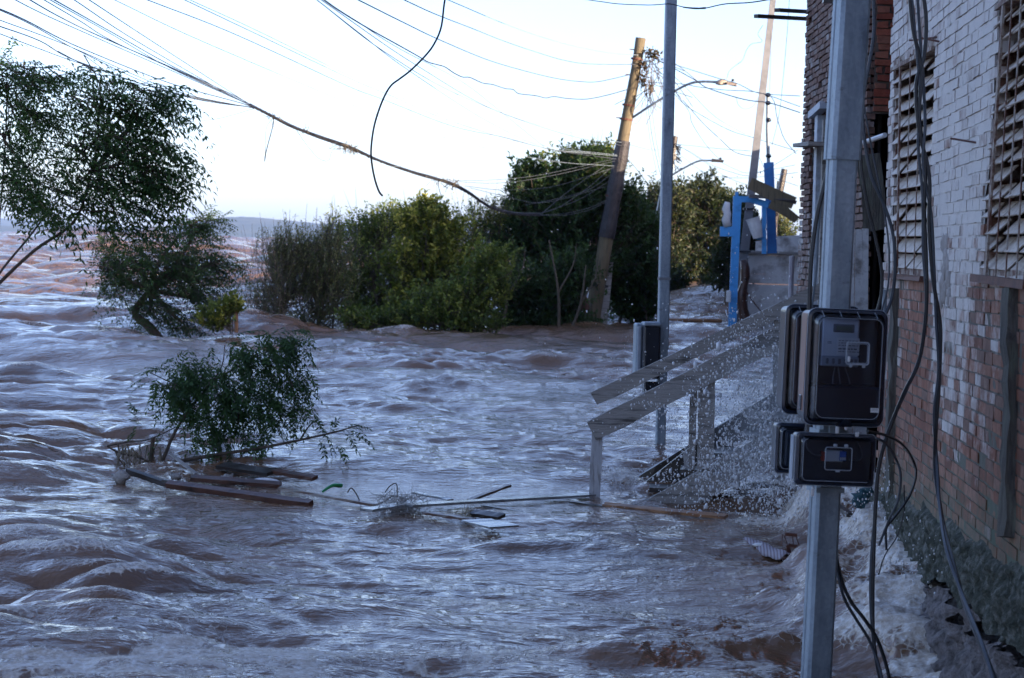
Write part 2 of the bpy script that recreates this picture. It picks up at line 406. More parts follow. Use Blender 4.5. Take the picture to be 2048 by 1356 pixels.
    near = sst(-.2, 1.0, X) * sst(5.6, 6.9, Y) * sst(14.5, 12.5, Y)
    fx_, fy_ = X * .86 - Y * .5, X * .5 + Y * .86
    tur = fbm(fx_ * 2.2, fy_ * 4.6, seed=51, o=5) + .35 * fbm(fx_ * 8, fy_ * 14, seed=57, o=4)
    bil = 1 - np.abs(fbm(X * 5 + tur * .3, Y * 3.6, seed=61, o=4))
    H += wz * (.02 + .26 * sst(6.9, 9.6, Y)) + near * ((.010 + .014 * wz) * tur + .045 * bil * wz)
    DX += near * (.008 + .022 * wz) * fbm(X * 6, Y * 5, seed=71, o=4); DY += near * (.01 + .03 * wz) * fbm(X * 6, Y * 5, seed=73, o=4)
    foam += wz * (.72 + .40 * tur) + near * .18 * sst(.2, .9, tur)
    # lacy foam lines in the near water
    ln = 1 - np.abs(fbm(X * 1.5 + .5 * H, Y * 2.1, seed=81, o=4)) * 2.2
    band = sst(9.3, 6.6, Y + .5 * fbm(X, Y, seed=83, o=2)) * sst(-4.5, -1.0, X * 0 + .4) 
    foam += 1.15 * np.clip(ln, 0, 1) ** 1.4 * band * sst(.0, .7, fbm(X * .7, Y * .9, seed=85, o=3) + .35)
    a = W(760, 1000); foam += .75 * np.exp(-((X - a[0]) / .9) ** 2 - ((Y - a[1] - .05) / .35) ** 2) * sst(-.3, .6, fbm(X * 5, Y * 3, seed=91, o=4))
    a = W(480, 965); foam += .5 * np.exp(-((X - a[0]) / .5) ** 2 - ((Y - a[1]) / .3) ** 2) * sst(-.1, .6, fbm(X * 5, Y * 3, seed=93, o=4))
    a = W(1240, 965); foam += .6 * np.exp(-((X - a[0]) / .25) ** 2 - ((Y - a[1]) / .3) ** 2)
    foam += .5 * np.exp(-((X + .3) / 1.6) ** 2 - ((Y - 33) / 5) ** 2) * sst(.1, .9, fbm(X * 1.2, Y * .6, seed=95, o=4))     # broken water along the drowned street
    foam += .30 * sst(45, 60, Y) * sst(-1.5, 1, X) * sst(.0, .8, fbm(X * .6, Y * .25, seed=97, o=4))
    pts = np.stack([X + DX, Y + DY, H], -1)
    mb = MB(); mb.grid(pts, foam=np.clip(foam, 0, 1.2), calm=calm, far=sst(34, 80, rr)); 
    m = NT("muddy_water")
    co = m.coord()
    fo = m.attr("foam"); n1 = m.noise(9, 8, .7, co, .6); n2 = m.noise(42, 6, .7, co)
    vor = m.n("ShaderNodeTexVoronoi", feature='DISTANCE_TO_EDGE'); vor.inputs["Scale"].default_value = 26; nz_ = m.n('ShaderNodeTexNoise'); nz_.inputs['Scale'].default_value = 12; m.l(co, nz_.inputs['Vector']); mx_ = m.n('ShaderNodeMix', data_type='VECTOR'); mx_.inputs[0].default_value = .07; m.l(co, mx_.inputs[4]); m.l(nz_.outputs['Color'], mx_.inputs[5]); m.l(mx_.outputs[1], vor.inputs["Vector"])
    lace = m.ramp(vor.outputs[0], [(0, 1), (.10, .45), (.3, .0)])
    t = m.math('ADD', m.math('MULTIPLY', n1, .9), m.math('MULTIPLY', n2, .35)); t = m.math('ADD', t, m.math('MULTIPLY', lace, .34))
    mask = m.math('SUBTRACT', m.math('ADD', m.math('MULTIPLY', fo, 1.0), t), 1.13); mask = m.math('MULTIPLY', mask, 4.0, True)
    silt = m.ramp(m.noise(.8, 5, .6, co), [(.3, (.12, .068, .043)), (.7, (.23, .128, .070))])
    m.base(m.mix(mask, silt, m.ramp(n2, [(.3, (.38, .29, .20)), (.5, (.62, .55, .47)), (.68, (.86, .84, .82))])))
    m.rough(m.math('ADD', m.math('MULTIPLY', mask, .45), .035)); m.p.inputs["IOR"].default_value = 1.55
    b1 = m.noise(14, 4, .6, m.coord((.45, 1.5, 1)), .3); b2 = m.noise(55, 4, .6, m.coord((.5, 1.5, 1))); b3 = m.noise(1.6, 5, .65, co, .4)
    b5 = m.math('MULTIPLY', m.noise(.9, 6, .62, m.coord((.6, 1.25, 1)), .3), m.attr('far')); b4 = m.noise(5.5, 5, .6, m.coord((.55, 1.5, 1)), .3)
    n = m.bump(b5, 2.4, 1.0); n = m.bump(b4, .016, 1.0, n); n = m.bump(b1, .008, 1.0, n); n = m.bump(b2, .0009, 1.0, n); n = m.bump(b3, .05, 1.0, n); m.bump(m.math('MULTIPLY', n2, mask), .008, 1.0, n)
    M['water'] = m.m
    o = mb.build("river_water", m.m, smooth=True); tag(o, kind="structure")
river()
def surf(x, y):      # rough local water height used to seat floating things
    x = np.array([x]); y = np.array([y]); h1 = samp(T1, x, y)[0]; h3 = samp(T3, x, y, .1)[0]
    return float(.8 * h1[0] + h3[0] * 1.1)

# ================================================================== THE TWO BRICK HOUSES
XW = 1.17
WALL = Plane((XW, 0), (0, 1))                       # street wall of the white house, u = street distance
def m_brick(name, reds, paint, mortar, paint_gain=1.0, moss=(.10, .14, .09)):
    m = NT(name); co = m.coord()
    rnd = m.attr("rnd"); pa = m.attr("paint"); mo = m.attr("mortar"); ms = m.attr("moss")
    br = m.ramp(rnd, reds)
    n1 = m.noise(18, 7, .65, co); n2 = m.noise(5, 7, .7, co); n3 = m.noise(70, 5, .6, co)
    br = m.mix(m.math('MULTIPLY', m.ramp(n1, [(.40, 0), (.65, 1)]), .55), br, tuple(x * .45 for x in reds[0][1]))
    mc = m.ramp(n1, [(.3, mortar), (.7, tuple(x * .6 for x in mortar))])
    c = m.mix(mo, br, mc)
    # flaking paint: attribute tells how much is left, noise makes the edge, each brick sheds differently
    t = m.math('ADD', m.math('MULTIPLY', n2, 1.15), m.math('MULTIPLY', n1, .5)); t = m.math('ADD', t, m.math('MULTIPLY', rnd, .30)); t = m.math('SUBTRACT', t, .06)
    mk = m.math('SUBTRACT', m.math('ADD', pa, .42), t); mk = m.math('MULTIPLY', mk, 5 * paint_gain, True)
    pc = m.ramp(m.noise(2.6, 7, .7, co), [(.3, paint), (.6, tuple(x * .86 for x in paint)), (.75, tuple(x * .66 for x in paint))])
    pc = m.mix(m.math('MULTIPLY', m.ramp(n3, [(.5, 0), (.72, 1)]), .3), pc, tuple(x * .5 for x in paint))
    c = m.mix(mk, c, pc)
    gm = m.math('MULTIPLY', m.math('SUBTRACT', m.math('ADD', ms, m.math('MULTIPLY', n1, .6)), .62), 3, True)
    c = m.mix(m.math('MULTIPLY', gm, .75), c, moss)
    m.base(c); m.rough(m.math('ADD', m.math('MULTIPLY', mk, -.25), .85))
    n = m.bump(n3, .0015); m.bump(n1, .004, 1.0, n); return m.m
M['brick_white'] = m_brick("flaking_painted_brick", [(0, (.17, .062, .036)), (.35, (.27, .105, .06)), (.7, (.33, .165, .11)), (1, (.20, .12, .09))], (.62, .575, .545), (.14, .13, .105), .62)
M['brick_brown'] = m_brick("eroded_brown_brick", [(0, (.13, .07, .05)), (.35, (.20, .10, .07)), (.7, (.24, .15, .12)), (1, (.32, .27, .25))], (.42, .40, .40), (.06, .05, .045))
M['brick_red'] = m_brick("bare_red_brick", [(0, (.20, .04, .02)), (.5, (.30, .07, .035)), (1, (.25, .10, .06))], (.4, .38, .36), (.12, .09, .07))

def bricks(mb, pl, u0, u1, z0, z1, keep, bl, bh, mo, thick, paint, moss, jit=.0016, miss=0.0, skew=0.0, out0=0.0):
    """courses of separate bricks standing proud of their mortar"""
    nz = int((z1 - z0) / bh); q = np.array([[x, y, z] for x in (-1, 1) for y in (-1, 1) for z in (-1, 1)], float)
    F5 = [(0, 1, 3, 2), (4, 6, 7, 5), (0, 4, 5, 1), (2, 3, 7, 6), (0, 2, 6, 4), (1, 5, 7, 3)]
    for i in range(nz):
        z = z0 + (i + .5) * bh; off = (i % 2) * bl / 2 + rng.uniform(-.02, .02); u = u0 + off - bl
        while u < u1:
            L = bl * rng.uniform(.86, 1.08); a, b = max(u, u0), min(u + L, u1); u += L
            if b - a < .03: continue
            uc = (a + b) / 2; zc = z + skew * (uc - u0) + .004 * math.sin(uc * 2.1 + i * .3)
            if not keep(uc, zc): 
                # try halves so the brickwork runs right up to the openings
                if keep(a + .03, zc): b = (a + b) / 2
                elif keep(b - .03, zc): a = (a + b) / 2
                else: continue
                uc = (a + b) / 2
                if not keep(uc, zc): continue
            if rng.random() < miss: continue
            w = b - a - mo * rng.uniform(.7, 1.4); h = bh - mo * rng.uniform(.7, 1.4); o = rng.normal(0, .0013 if jit < .003 else .0024) + out0 - (rng.random() < .05) * .004
            v = q * np.array([w / 2, thick / 2, h / 2]) + rng.normal(0, 1, (8, 3)) * np.array([jit, jit * .35, jit]); 
            uu, zz = uc + v[:, 0], zc + v[:, 2]
            pts = pl.at(uu, zz, o + v[:, 1])
            mb.add(pts, F5, rnd=rng.random(), paint=np.array([paint(a_, b_) for a_, b_ in zip(uu, zz)]) + rng.normal(0, .07), mortar=0.0, moss=np.array([moss(a_, b_) for a_, b_ in zip(uu, zz)]))
def mortar_sheet(mb, pl, u0, u1, z0, z1, keep, step, paint, moss, out=-.006, rough=.004):
    nu = int((u1 - u0) / step) + 2; nz = int((z1 - z0) / step) + 2
    U, Z = np.meshgrid(np.linspace(u0, u1, nu), np.linspace(z0, z1, nz), indexing='ij')
    Uc, Zc = (U[1:, 1:] + U[:-1, :-1]) / 2, (Z[1:, 1:] + Z[:-1, :-1]) / 2
    k = np.vectorize(lambda a, b: bool(keep(a, b)))(Uc, Zc)
    pts = pl.at(U, Z, out + rough * fbm(U * 30, Z * 30, seed=3, o=3))
    mb.grid(pts, keep=k, rnd=.5, mortar=1.0, paint=np.vectorize(paint)(U, Z) - .08, moss=np.vectorize(moss)(U, Z) + .12)
def inside(poly):
    poly = np.array(poly)
    def f(u, z):
        c = False; n = len(poly)
        for i in range(n):
            (x1, y1), (x2, y2) = poly[i], poly[(i + 1) % n]
            if (y1 > z) != (y2 > z) and u < (x2 - x1) * (z - y1) / (y2 - y1) + x1: c = not c
        return c
    return f
def white_house():
    t = thing("brick_house", (XW, 8, 0), "white house with flaking paint over red brick and two louvred shutters", "house")
    U1 = 10.45
    w1 = [WALL.pix(*p) for p in ((1797, 126), (1886, 78), (1863, 556), (1794, 549))]
    w2 = [WALL.pix(*p) for p in ((2013, -2), (2110, -75), (2080, 566), (1974, 554))]
    in1, in2 = inside(w1), inside(w2)
    cr = [(10.6, .0), (10.6, .36), (10.2, .40), (9.7, .43), (9.0, .47), (8.2, .50), (7.4, .53), (6.6, .55), (3, .60)]
    def fz(u): return float(np.interp(u, [c[0] for c in cr][::-1], [c[1] for c in cr][::-1])) + .02 * math.sin(u * 9)
    edge = lambda z: U1 + .03 * float(vnoise(np.array([z * 9.0]), np.array([2.0]), seed=4)[0])
    keep = lambda u, z: z > fz(u) and u < edge(z) and not in1(u, z) and not in2(u, z)
    sill1, sill2 = (w1[3][1] + w1[2][1]) / 2, (w2[3][1] + w2[2][1]) / 2
    pier = [WALL.pix(*p) for p in ((1885, -30), (2013, -30), (1985, 300), (1955, 560), (1950, 700), (1950, 850), (1905, 880), (1870, 800), (1872, 600))]
    ip = inside(pier)
    def paint(u, z):
        v = .34 + .2 * math.sin(u * 2.3 + z * 3) if z > .75 else .30
        if z > max(sill1, 1.36): v = .79
        if u > 9.75: v = max(v, .62 if z > 1.0 else .35)
        if ip(u, z): v = max(v, .92 if z > 1.5 else .55 + .35 * (z - .7))
        if 7.1 < u < 7.7 and .75 < z < 1.45: v = max(v, .45)
        if u < 6.95 and z < sill2: v = .02
        return min(v, .99)
    moss = lambda u, z: max(0, .46 - .9 * (z - fz(u))) + (.10 if z < 1.3 else .02)
    mb = MB(); bricks(mb, WALL, 4.0, U1 + .05, .30, 3.45, keep, .168, .0435, .0062, .05, paint, moss, skew=-.004, jit=.0015)
    mortar_sheet(mb, WALL, 4.0, U1, .30, 3.45, keep, .045, paint, moss, out=.0212, rough=.0032)
    mb.build("wall", M['brick_white'], t)
    # the rest of the shell: near street wall, end wall, back, roof
    r = MB(); r.box((XW + .14, -2.0, 1.5), .24, 12.0, 3.9, mortar=1.0, rnd=.5, paint=.8, moss=0); r.box((XW + .13, 7.2, 3.62), .2, 6.3, .3, mortar=1.0, paint=.8)
    r.box((3.7, U1 - .10, 1.6), 4.9, .16, 4.2, mortar=1.0, paint=.5, rnd=.5); r.box((6.2, 1.2, 1.6), .2, 18.3, 4.2, mortar=1.0, paint=.8)
    r.box((3.7, -7.9, 1.6), 4.9, .2, 4.2, mortar=1.0, paint=.8)
    r.build("side_wall", M['brick_white'], t)
    rf = MB(); rf.prism([(XW - .35, -8.3, 3.75), (3.7, -8.3, 5.0), (6.6, -8.3, 3.75), (6.6, -8.3, 3.85), (3.7, -8.3, 5.12), (XW - .35, -8.3, 3.85)], (0, 18.9, 0))
    rf.build("roof", simple("fibre_cement_roof", (.22, .2, .19), (.32, .30, .28), 3, .9), t)
    ft = MB()                                           # solid box painted near-black for the room's shade, seen between the slats
    ft.box((XW + .9, 8.0, 1.9), 1.3, 4.6, 2.9); ft.build("interior", simple("painted_room_shade", (.02, .016, .014), (.03, .024, .02), 3, .9, bump=0), t)
    # mossy plinth, then the broken concrete skirt under it
    def strip(name, z0f, z1f, out_f, mat, u0=4.0, u1=10.6, nz=40, amp=.02, sc=9, seed=0, nu=400):
        U = np.linspace(u0, u1, nu)[:, None] * np.ones((1, nz)); T = np.linspace(0, 1, nz)[None, :] * np.ones((nu, 1))
        z0 = np.array([z0f(a) for a in U[:, 0]])[:, None]; z1 = np.array([z1f(a) for a in U[:, 0]])[:, None]; Z = z0 + (z1 - z0) * T
        o = out_f(U, T) + amp * fbm(U * sc, Z * sc, seed=seed, o=5)
        b = MB(); b.grid(WALL.at(U, Z, o)); return b.build(name, mat, t, smooth=True)
    mz = simple("mossy_plinth", (.03, .035, .024), (.08, .088, .065), 22, .85, bump=.03, c3=(.24, .24, .21))
    z_cr = lambda u: float(np.interp(u, [5, 6.6, 7.1, 7.6, 8.05, 8.6, 9.4, 10.6], [.30, .345, .345, .33, .30, .24, .1, -.1])) + .035 * float(fbm(np.array([u * 4.0]), np.array([1.0]), seed=6, o=5)[0])
    strip("plinth", z_cr, lambda u: fz(u) + .045, lambda U, T: .045 * sst(1.02, .80, T) + .0, mz, amp=.018, sc=19, seed=3, nz=60, nu=700)
    rb = simple("rubble_concrete", (.08, .07, .066), (.27, .24, .235), 26, .85, bump=.04, c3=(.38, .34, .34))
    strip("skirt", lambda u: -.5, lambda u: z_cr(u) - .015 - .045 * max(0.0, float(fbm(np.array([u * 3.0]), np.array([5.0]), seed=16, o=4)[0])) * (6.6 < u < 8.2), lambda U, T: .16 - .10 * T, rb, amp=.040, sc=14, seed=8, nz=70, nu=700)
    # old posts let into the wall
    for name, a, b, w in (("old_post", (1806, 578), (1795, 1010), .085), ("old_post", (2046, 575), (2040, 1075), .10)):
        ua, za = WALL.pix(*a); ub, zb = WALL.pix(*b)
        n = 14; T = np.linspace(0, 1, n); pts = WALL.at(ua + (ub - ua) * T, za + (zb - za) * T, .03 + .008 * vnoise(T * 6, T * 0, seed=int(ua)))
        p = MB(); p.plank(pts, w * (1 + .2 * vnoise(T * 7, T, seed=2)), .05, up=(-1, 0, 0), jit=.004)
        tag(p.build(name, M['rot'], t), "rotten timber post sunk in the brickwork")
    pu, pz = WALL.pix(1905, 540); g = MB(); n = 9
    for _ in range(16): g.blob(WALL.at(pu + rng.uniform(-.11, .11), pz + rng.uniform(-.13, .13), .018), .045, sc=(.35, 1, 1.2), seed=int(rng.integers(99)))
    g.build("cement_patch", simple("cement_patch", (.26, .23, .21), (.36, .33, .31), 20, .9), t, smooth=True)
    ub, zb = WALL.pix(1790, 640); dp = MB(); a, c = WALL.pix(1789, 580), WALL.pix(1784, 700)
    dp.tube([WALL.at(*a, .045), WALL.at(*c, .045)], .012, 8); dp.build("conduit", M['cable_pale'], t)
    for (a, b) in (((1862, 82), (1888, 74)), ((1952, 278), (1968, 286)), ((1884, 76), (1892, 84))):
        q = MB(); q.tube([WALL.at(*WALL.pix(*a), .09), WALL.at(*WALL.pix(*b), .02)], .004, 5); q.build("iron_hook", M['rust'], t)
    # louvred windows
    def window(c4, ncol, nrow, tilt_cols):
        TL, TR, BR, BL = [np.array(c) for c in c4]
        def L(a, b): return (TL * (1 - a) + TR * a) * (1 - b) + (BL * (1 - a) + BR * a) * b      # a across, b down
        def at(a, b, o): q = L(a, b); return WALL.at(q[0], q[1], o)
        fr = MB()
        wd = np.linalg.norm(TR - TL); hd = np.linalg.norm(TL - BL); e = .028 / wd; g = .028 / hd
        fr.plank([at(e / 2, -0.005, -.035), at(e / 2, 1.0, -.035)], .035, .10, up=(-1, 0, 0)); fr.plank([at(1 - e / 2, -.005, -.035), at(1 - e / 2, 1.0, -.035)], .035, .10, up=(-1, 0, 0))
        fr.plank([at(-.01, g / 2, -.03), at(1.01, g / 2, -.03)], .045, .11, up=(-1, 0, 0)); fr.plank([at(-.01, 1 - g / 2, -.03), at(1.01, 1 - g / 2, -.03)], .04, .11, up=(-1, 0, 0))
        f = fr.build("window", M['rust_white'], t)
        sb = MB(); sb.plank([at(-.03, 1.004, .02), at(1.03, 1.004, .02)], .022, .07, up=(-1, 0, 0), jit=.002); sb.build("sill", M['rust'], f)
        br = MB()
        for k in range(1, ncol):
            a = k / ncol; heavy = (k == 1)
            br.plank([at(a, .01, .036), at(a, .99, .036)], .034 if heavy else .012, .008 if heavy else .004, up=(-1, 0, 0))
        br.plank([at(.02, .035, .036), at(.98, .035, .036)], .018, .012, up=(-1, 0, 0))
        br.build("mullion", M['rust_white'], f)
        sl = MB()
        for r in range(nrow):
            for k in range(ncol):
                a0, a1 = k / ncol + .03 / ncol, (k + 1) / ncol - .03 / ncol; b0, b1 = .045 + r / nrow * .93, .045 + (r + .86) / nrow * .93
                if rng.random() < .02: continue
                z = rng.normal(0, .006); tl = .060 + rng.normal(0, .005)
                p0, p1 = at(a0, b0, -.018 + z), at(a1, b0, -.018 + z); p2, p3 = at(a1, b1, .030 + z), at(a0, b1, .030 + z)
                n_ = np.cross(p1 - p0, p3 - p0); n_ /= np.linalg.norm(n_)
                sl.prism([p0, p1, p2, p3], n_ * .004)
        tag(sl.build("louvre_slats", M['louvre'], f), kind=None)
    window(w1, 4, 13, 0); window(w2, 5, 15, 0)
m = NT("rust_flaked_white_iron"); n_ = m.noise(14, 8, .7)
m.base(m.ramp(n_, [(.38, (.40, .36, .32)), (.47, (.30, .24, .20)), (.54, (.13, .05, .03)), (.7, (.06, .025, .018))])); m.rough(.7); m.bump(n_, .004); M['rust_white'] = m.m
m = NT("rust_streaked_louvre"); n_ = m.noise(8, 8, .7, m.coord((1, 1, .35))); n2_ = m.noise(60, 6, .7, m.coord((1, 1, .25)))
m.base(m.mix(m.math('MULTIPLY', m.ramp(n2_, [(.5, 0), (.66, 1)]), .8), m.ramp(n_, [(.35, (.64, .56, .47)), (.58, (.54, .45, .36)), (.74, (.24, .14, .09))]), (.14, .06, .035))); m.rough(.55); m.bump(n2_, .002); M['louvre'] = m.m
M['rot'] = simple("rotten_timber", (.05, .045, .04), (.11, .10, .085), 12, .9, bump=.012, stretch=(3, 3, .3), c3=(.16, .17, .13))
white_house()

# ------------------------------------------------------------------ the taller brown brick house beyond the alley
d1 = np.array([1.29, 18.0]); FAC = Plane(d1, (.055, -1.0)); FAC.n = -FAC.n if FAC.n[0] > 0 else FAC.n
ENDX = 1.478; ENDY = 14.6
def brown_house():
    t = thing("tall_brick_house", (2.0, 16, 0), "tall brown house of bare eroded brick with a narrow pale door frame", "house")
    u_end = 3.4
    dr = [FAC.pix(*p) for p in ((1628, 222), (1664, 196), (1660, 700), (1622, 700))]; din = inside(dr)
    ed = lambda z: .02 * float(vnoise(np.array([z * 6.0]), np.array([7.0]), seed=4)[0]) + .02 * math.sin(z * 3)
    keep = lambda u, z: u > ed(z) and not din(u, z)
    paint = lambda u, z: .22 + (.25 if u < .9 and z < 1.9 else 0) + (.12 if z > 2.6 else 0)
    moss = lambda u, z: .05
    mb = MB(); bricks(mb, FAC, -.04, u_end, -.3, 6.0, keep, .205, .049, .011, .06, paint, moss, jit=.003, miss=.010)
    mortar_sheet(mb, FAC, .0, u_end, -.3, 6.0, keep, .06, paint, moss, out=.004, rough=.01)
    mb.build("wall", M['brick_brown'], t)
    E = Plane((ENDX + .01, ENDY), (1, 0)); E.n = np.array([0, -1.0, 0])
    op = [E.pix(*p) for p in ((1722, 236), (1738, 222), (1768, 222), (1900, 215), (1900, 900), (1650, 900), (1650, 620), (1718, 560))]; oi = inside(op)
    ke = lambda u, z: u > .0 and not (oi(u, z) )
    mb = MB(); bricks(mb, E, 0.0, 1.5, .3, 6.0, ke, .20, .052, .012, .06, lambda u, z: .12, lambda u, z: .0, jit=.004)
    mortar_sheet(mb, E, .0, 1.5, .3, 6.0, ke, .05, lambda u, z: .12, lambda u, z: 0, out=.01)
    mb.build("end_wall", M['brick_red'], t)
    r = MB()
    far = np.array([1.35, 17.96])
    poly = [(1.40, 17.9), (5.6, 72.0), (9, 72), (9, ENDY + .1), (ENDX + .3, ENDY + .1)]
    def wl(a, b, h, h0=-.3, th=.1, out=1):
        a = np.array(a); b = np.array(b); r.prism([(a[0], a[1], h0), (b[0], b[1], h0), (b[0], b[1], h), (a[0], a[1], h)], (th * out, 0, 0) if abs(a[0] - b[0]) < abs(a[1] - b[1]) else (0, th * out, 0), mortar=1.0, rnd=.5, paint=.3, moss=0)
    wl(poly[0], (3.2, 18.0), 6.0); wl((3.2, 18.2), poly[1], 3.9); wl(poly[1], poly[2], 3.9, out=-1); wl(poly[2], poly[3], 3.9); wl((3.0, ENDY + .05), (8, ENDY + .05), 6.0)  # low wing beyond the house is unseen, added to cast shade
    r.prism([(2.6, 10.6, -.3), (2.75, 10.6, -.3), (2.75, 10.6, 4.7), (2.6, 10.6, 4.7)], (0, ENDY - 10.6, 0), mortar=1.0, rnd=.5, paint=.2, moss=0)  # unseen wall added to stop sun leaking through the alley
    r.build("rear_and_added_shade_walls", M['brick_brown'], t)
    rf = MB(); rf.prism([(1.25, 18.1, 6.02), (3.4, 18.1, 6.02), (8.2, 18.1, 6.02), (8.2, ENDY - .15, 6.02), (1.5, ENDY - .15, 6.02)], (0, 0, .12))
    rf.prism([(3.1, 18.12, 3.9), (5.5, 72.2, 3.9), (9.2, 72.2, 3.9), (8.2, 18.12, 3.9)], (0, 0, .12)); rf.build("roof", simple("flat_slab", (.2, .19, .18), (.3, .28, .27), 3, .9), t)  # second slab roofs the unseen wing added for its shade
        # room shade painted near-black behind the opening: inward facing box, open to the front
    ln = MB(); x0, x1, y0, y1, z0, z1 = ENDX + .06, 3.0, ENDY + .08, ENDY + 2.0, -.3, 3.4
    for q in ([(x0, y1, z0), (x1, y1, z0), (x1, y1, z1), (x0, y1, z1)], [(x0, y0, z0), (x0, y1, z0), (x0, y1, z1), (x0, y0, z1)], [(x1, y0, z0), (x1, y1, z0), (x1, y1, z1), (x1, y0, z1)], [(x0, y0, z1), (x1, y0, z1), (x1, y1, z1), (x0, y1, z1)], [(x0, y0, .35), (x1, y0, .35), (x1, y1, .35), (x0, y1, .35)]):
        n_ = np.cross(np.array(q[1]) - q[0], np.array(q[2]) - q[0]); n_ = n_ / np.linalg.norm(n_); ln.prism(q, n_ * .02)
    ln.build("interior", simple("painted_alley_room_shade", (.012, .009, .008), (.02, .014, .012), 3, .9, bump=0), t)
    # pale door frame in the facade, lintel, bracket
    def fp(px, py, o=0.0): return FAC.at(*FAC.pix(px, py), o)
    dk = MB(); dk.prism([fp(1622, 215, -.22), fp(1664, 190, -.22), fp(1660, 700, -.22), fp(1618, 700, -.22)], FAC.n * -.03); dk.build("door_leaf", M['wood_dark'], t)
    d = MB(); d.plank([fp(1640, 232, .0), fp(1629, 640, .0)], .16, .06, up=tuple(FAC.n)); d.plank([fp(1632, 231, .03), fp(1656, 210, .03)], .055, .07, up=tuple(FAC.n))
    dr_ = d.build("door_frame", simple("pale_blue_painted_wood", (.38, .44, .52), (.50, .56, .63), 8, .6, c3=(.28, .30, .33)), t)
    d = MB(); d.plank([fp(1652, 240, .0), fp(1641, 640, .0)], .08, .05, up=tuple(FAC.n)); d.build("door_post", M['wood_grey'], t)
    d = MB(); d.plank([fp(1630, 292, .10), fp(1664, 288, .10)], .03, .16, up=tuple(FAC.n)); tag(d.build("bracket", M['wood_grey'], t), "small wooden ledge on the door frame")
    d = MB(); d.tube([fp(1596, 512, .05), fp(1594, 560, .05), fp(1593, 615, .05)], .022, 8); d.build("drainpipe", simple("mauve_pipe", (.33, .31, .36), (.4, .38, .42), 9, .6), t)
    b = MB(); a = FAC.at(*FAC.pix(1608, 38), -.1); b.bar(a + [0, 0, 0], P(1512, 32, 17.9), .05, .03); b.build("iron_bar", M['wood_dark'], t)
    b = MB(); a = FAC.at(*FAC.pix(1612, 24), -.1); b.bar(a, P(1554, 20, 17.7), .05, .03); b.build("iron_bar", M['wood_dark'], t)
    k = MB(); k.box(P(1672, 0, 15.2) + [0, 0, .0], .18, .1, .04); k.build("dark_bracket", M['wood_dark'], t)
brown_house()
# boards and pipe leaning in the alley opening
def alley():
    mb = [((1736, 310), (1752, 462), .16, M['rot'], "brown broken board hanging in the dark alley doorway", "leaning_board", 14.45, .02)]
    for a, b, w, m_, lab, nm, y, th in mb:
        q = MB(); q.plank([P(*a, y), P((a[0] + b[0]) / 2 + 2, (a[1] + b[1]) / 2, y), P(*b, y + .02)], w, th, up=(0, -1, 0), jit=.004); tag(q.build(nm, m_), lab, "board")
    for i, (x, w, lab) in enumerate(((1704, .035, "narrow pale board nearest the meter pole in the alley doorway"), (1718, .045, "middle pale board standing in the alley doorway"), (1731, .042, "right-hand pale board standing in the alley doorway beside the dark gap"))):
        q = MB(); q.plank([P(x, 457 + (x % 3), 14.42), P(x - 5, 900, 14.42)], w, .025, up=(0, -1, 0), jit=.001); tag(q.build("standing_board", M['wood_white']), lab, "board", "pale boards in the alley doorway")
    q = MB(); q.tube([P(1716, 289, 14.3), P(1770, 270, 13.9)], .017, 8); tag(q.build("pipe", M['white_plastic']), "white pipe crossing the dark opening beside the white wall", "pipe")
alley()

# ================================================================== METER POLE IN THE FOREGROUND
def frame(pA, pB, yaw):           # axis from pB (low) up to pA; returns rows: right, forward(away), up
    u = pA - pB; u /= np.linalg.norm(u)
    f = np.array([math.sin(yaw), math.cos(yaw), 0]); f -= u * (f @ u); f /= np.linalg.norm(f)
    return np.cross(f, u), f, u
D1 = 6.4
A1, B1 = P(1684, 320, D1), P(1632, 1356, D1)
RX, FW, UP = frame(A1, B1, R_(-7))          # boxes turned a little towards the street
def shaft(mb, pts, half, chamf, rx, fw, lip=True):
    # rolled steel: a hollow looking section with a recessed lap seam on its left flank
    h = half; c = chamf
    prof = [(-h, -h + c), (-h + c, -h), (h - c, -h), (h, -h + c), (h, h - c), (h - c, h), (-h + c, h), (-h, h - c)]
    if lip: prof = [(-h, -h + c), (-h + c, -h), (h - c, -h), (h, -h + c), (h, h - c), (h - c, h), (-h + c, h), (-h, h - c), (-h, h * .35), (-h + .005, h * .28), (-h + .005, h * .12), (-h, h * .05)]
    n = len(prof); vs = []
    for p in pts:
        for a, b in prof: vs.append(np.asarray(p) + rx * a + fw * b)
    fs = [tuple(range(n)), tuple(range((len(pts) - 1) * n, len(pts) * n))[::-1]]
    for i in range(len(pts) - 1):
        for k in range(n): fs.append((i * n + k, i * n + n + k, i * n + n + (k + 1) % n, i * n + (k + 1) % n))
    mb.add(vs, fs)
def meter_pole():
    base = B1 + (B1 - A1) * .30
    t = thing("meter_pole", base, "thick galvanised steel pole close by carrying the four dark meter boxes", "utility pole")
    RP, FP, _ = frame(A1, B1, R_(-15))
    lo = MB(); shaft(lo, [base, B1, A1 + (A1 - B1) * .004], .0385, .009, RP, FP); lo.build("lower_shaft", M['galv'], t)
    d = P(1708, -60, D1) - A1; top = A1 + d * 1.6
    up_ = MB(); shaft(up_, [A1, A1 + d, top], .046, .011, RP, FP); up_.build("upper_sleeve", M['galv'], t)
    for py in (860, 975):
        s = MB(); f = (py - 320) / (1356 - 320); c = A1 + (B1 - A1) * f
        s.box(c, .088, .088, .016, [RP, FP, UP]); s.build("clamp_band", M['galv'], t)
meter_pole()
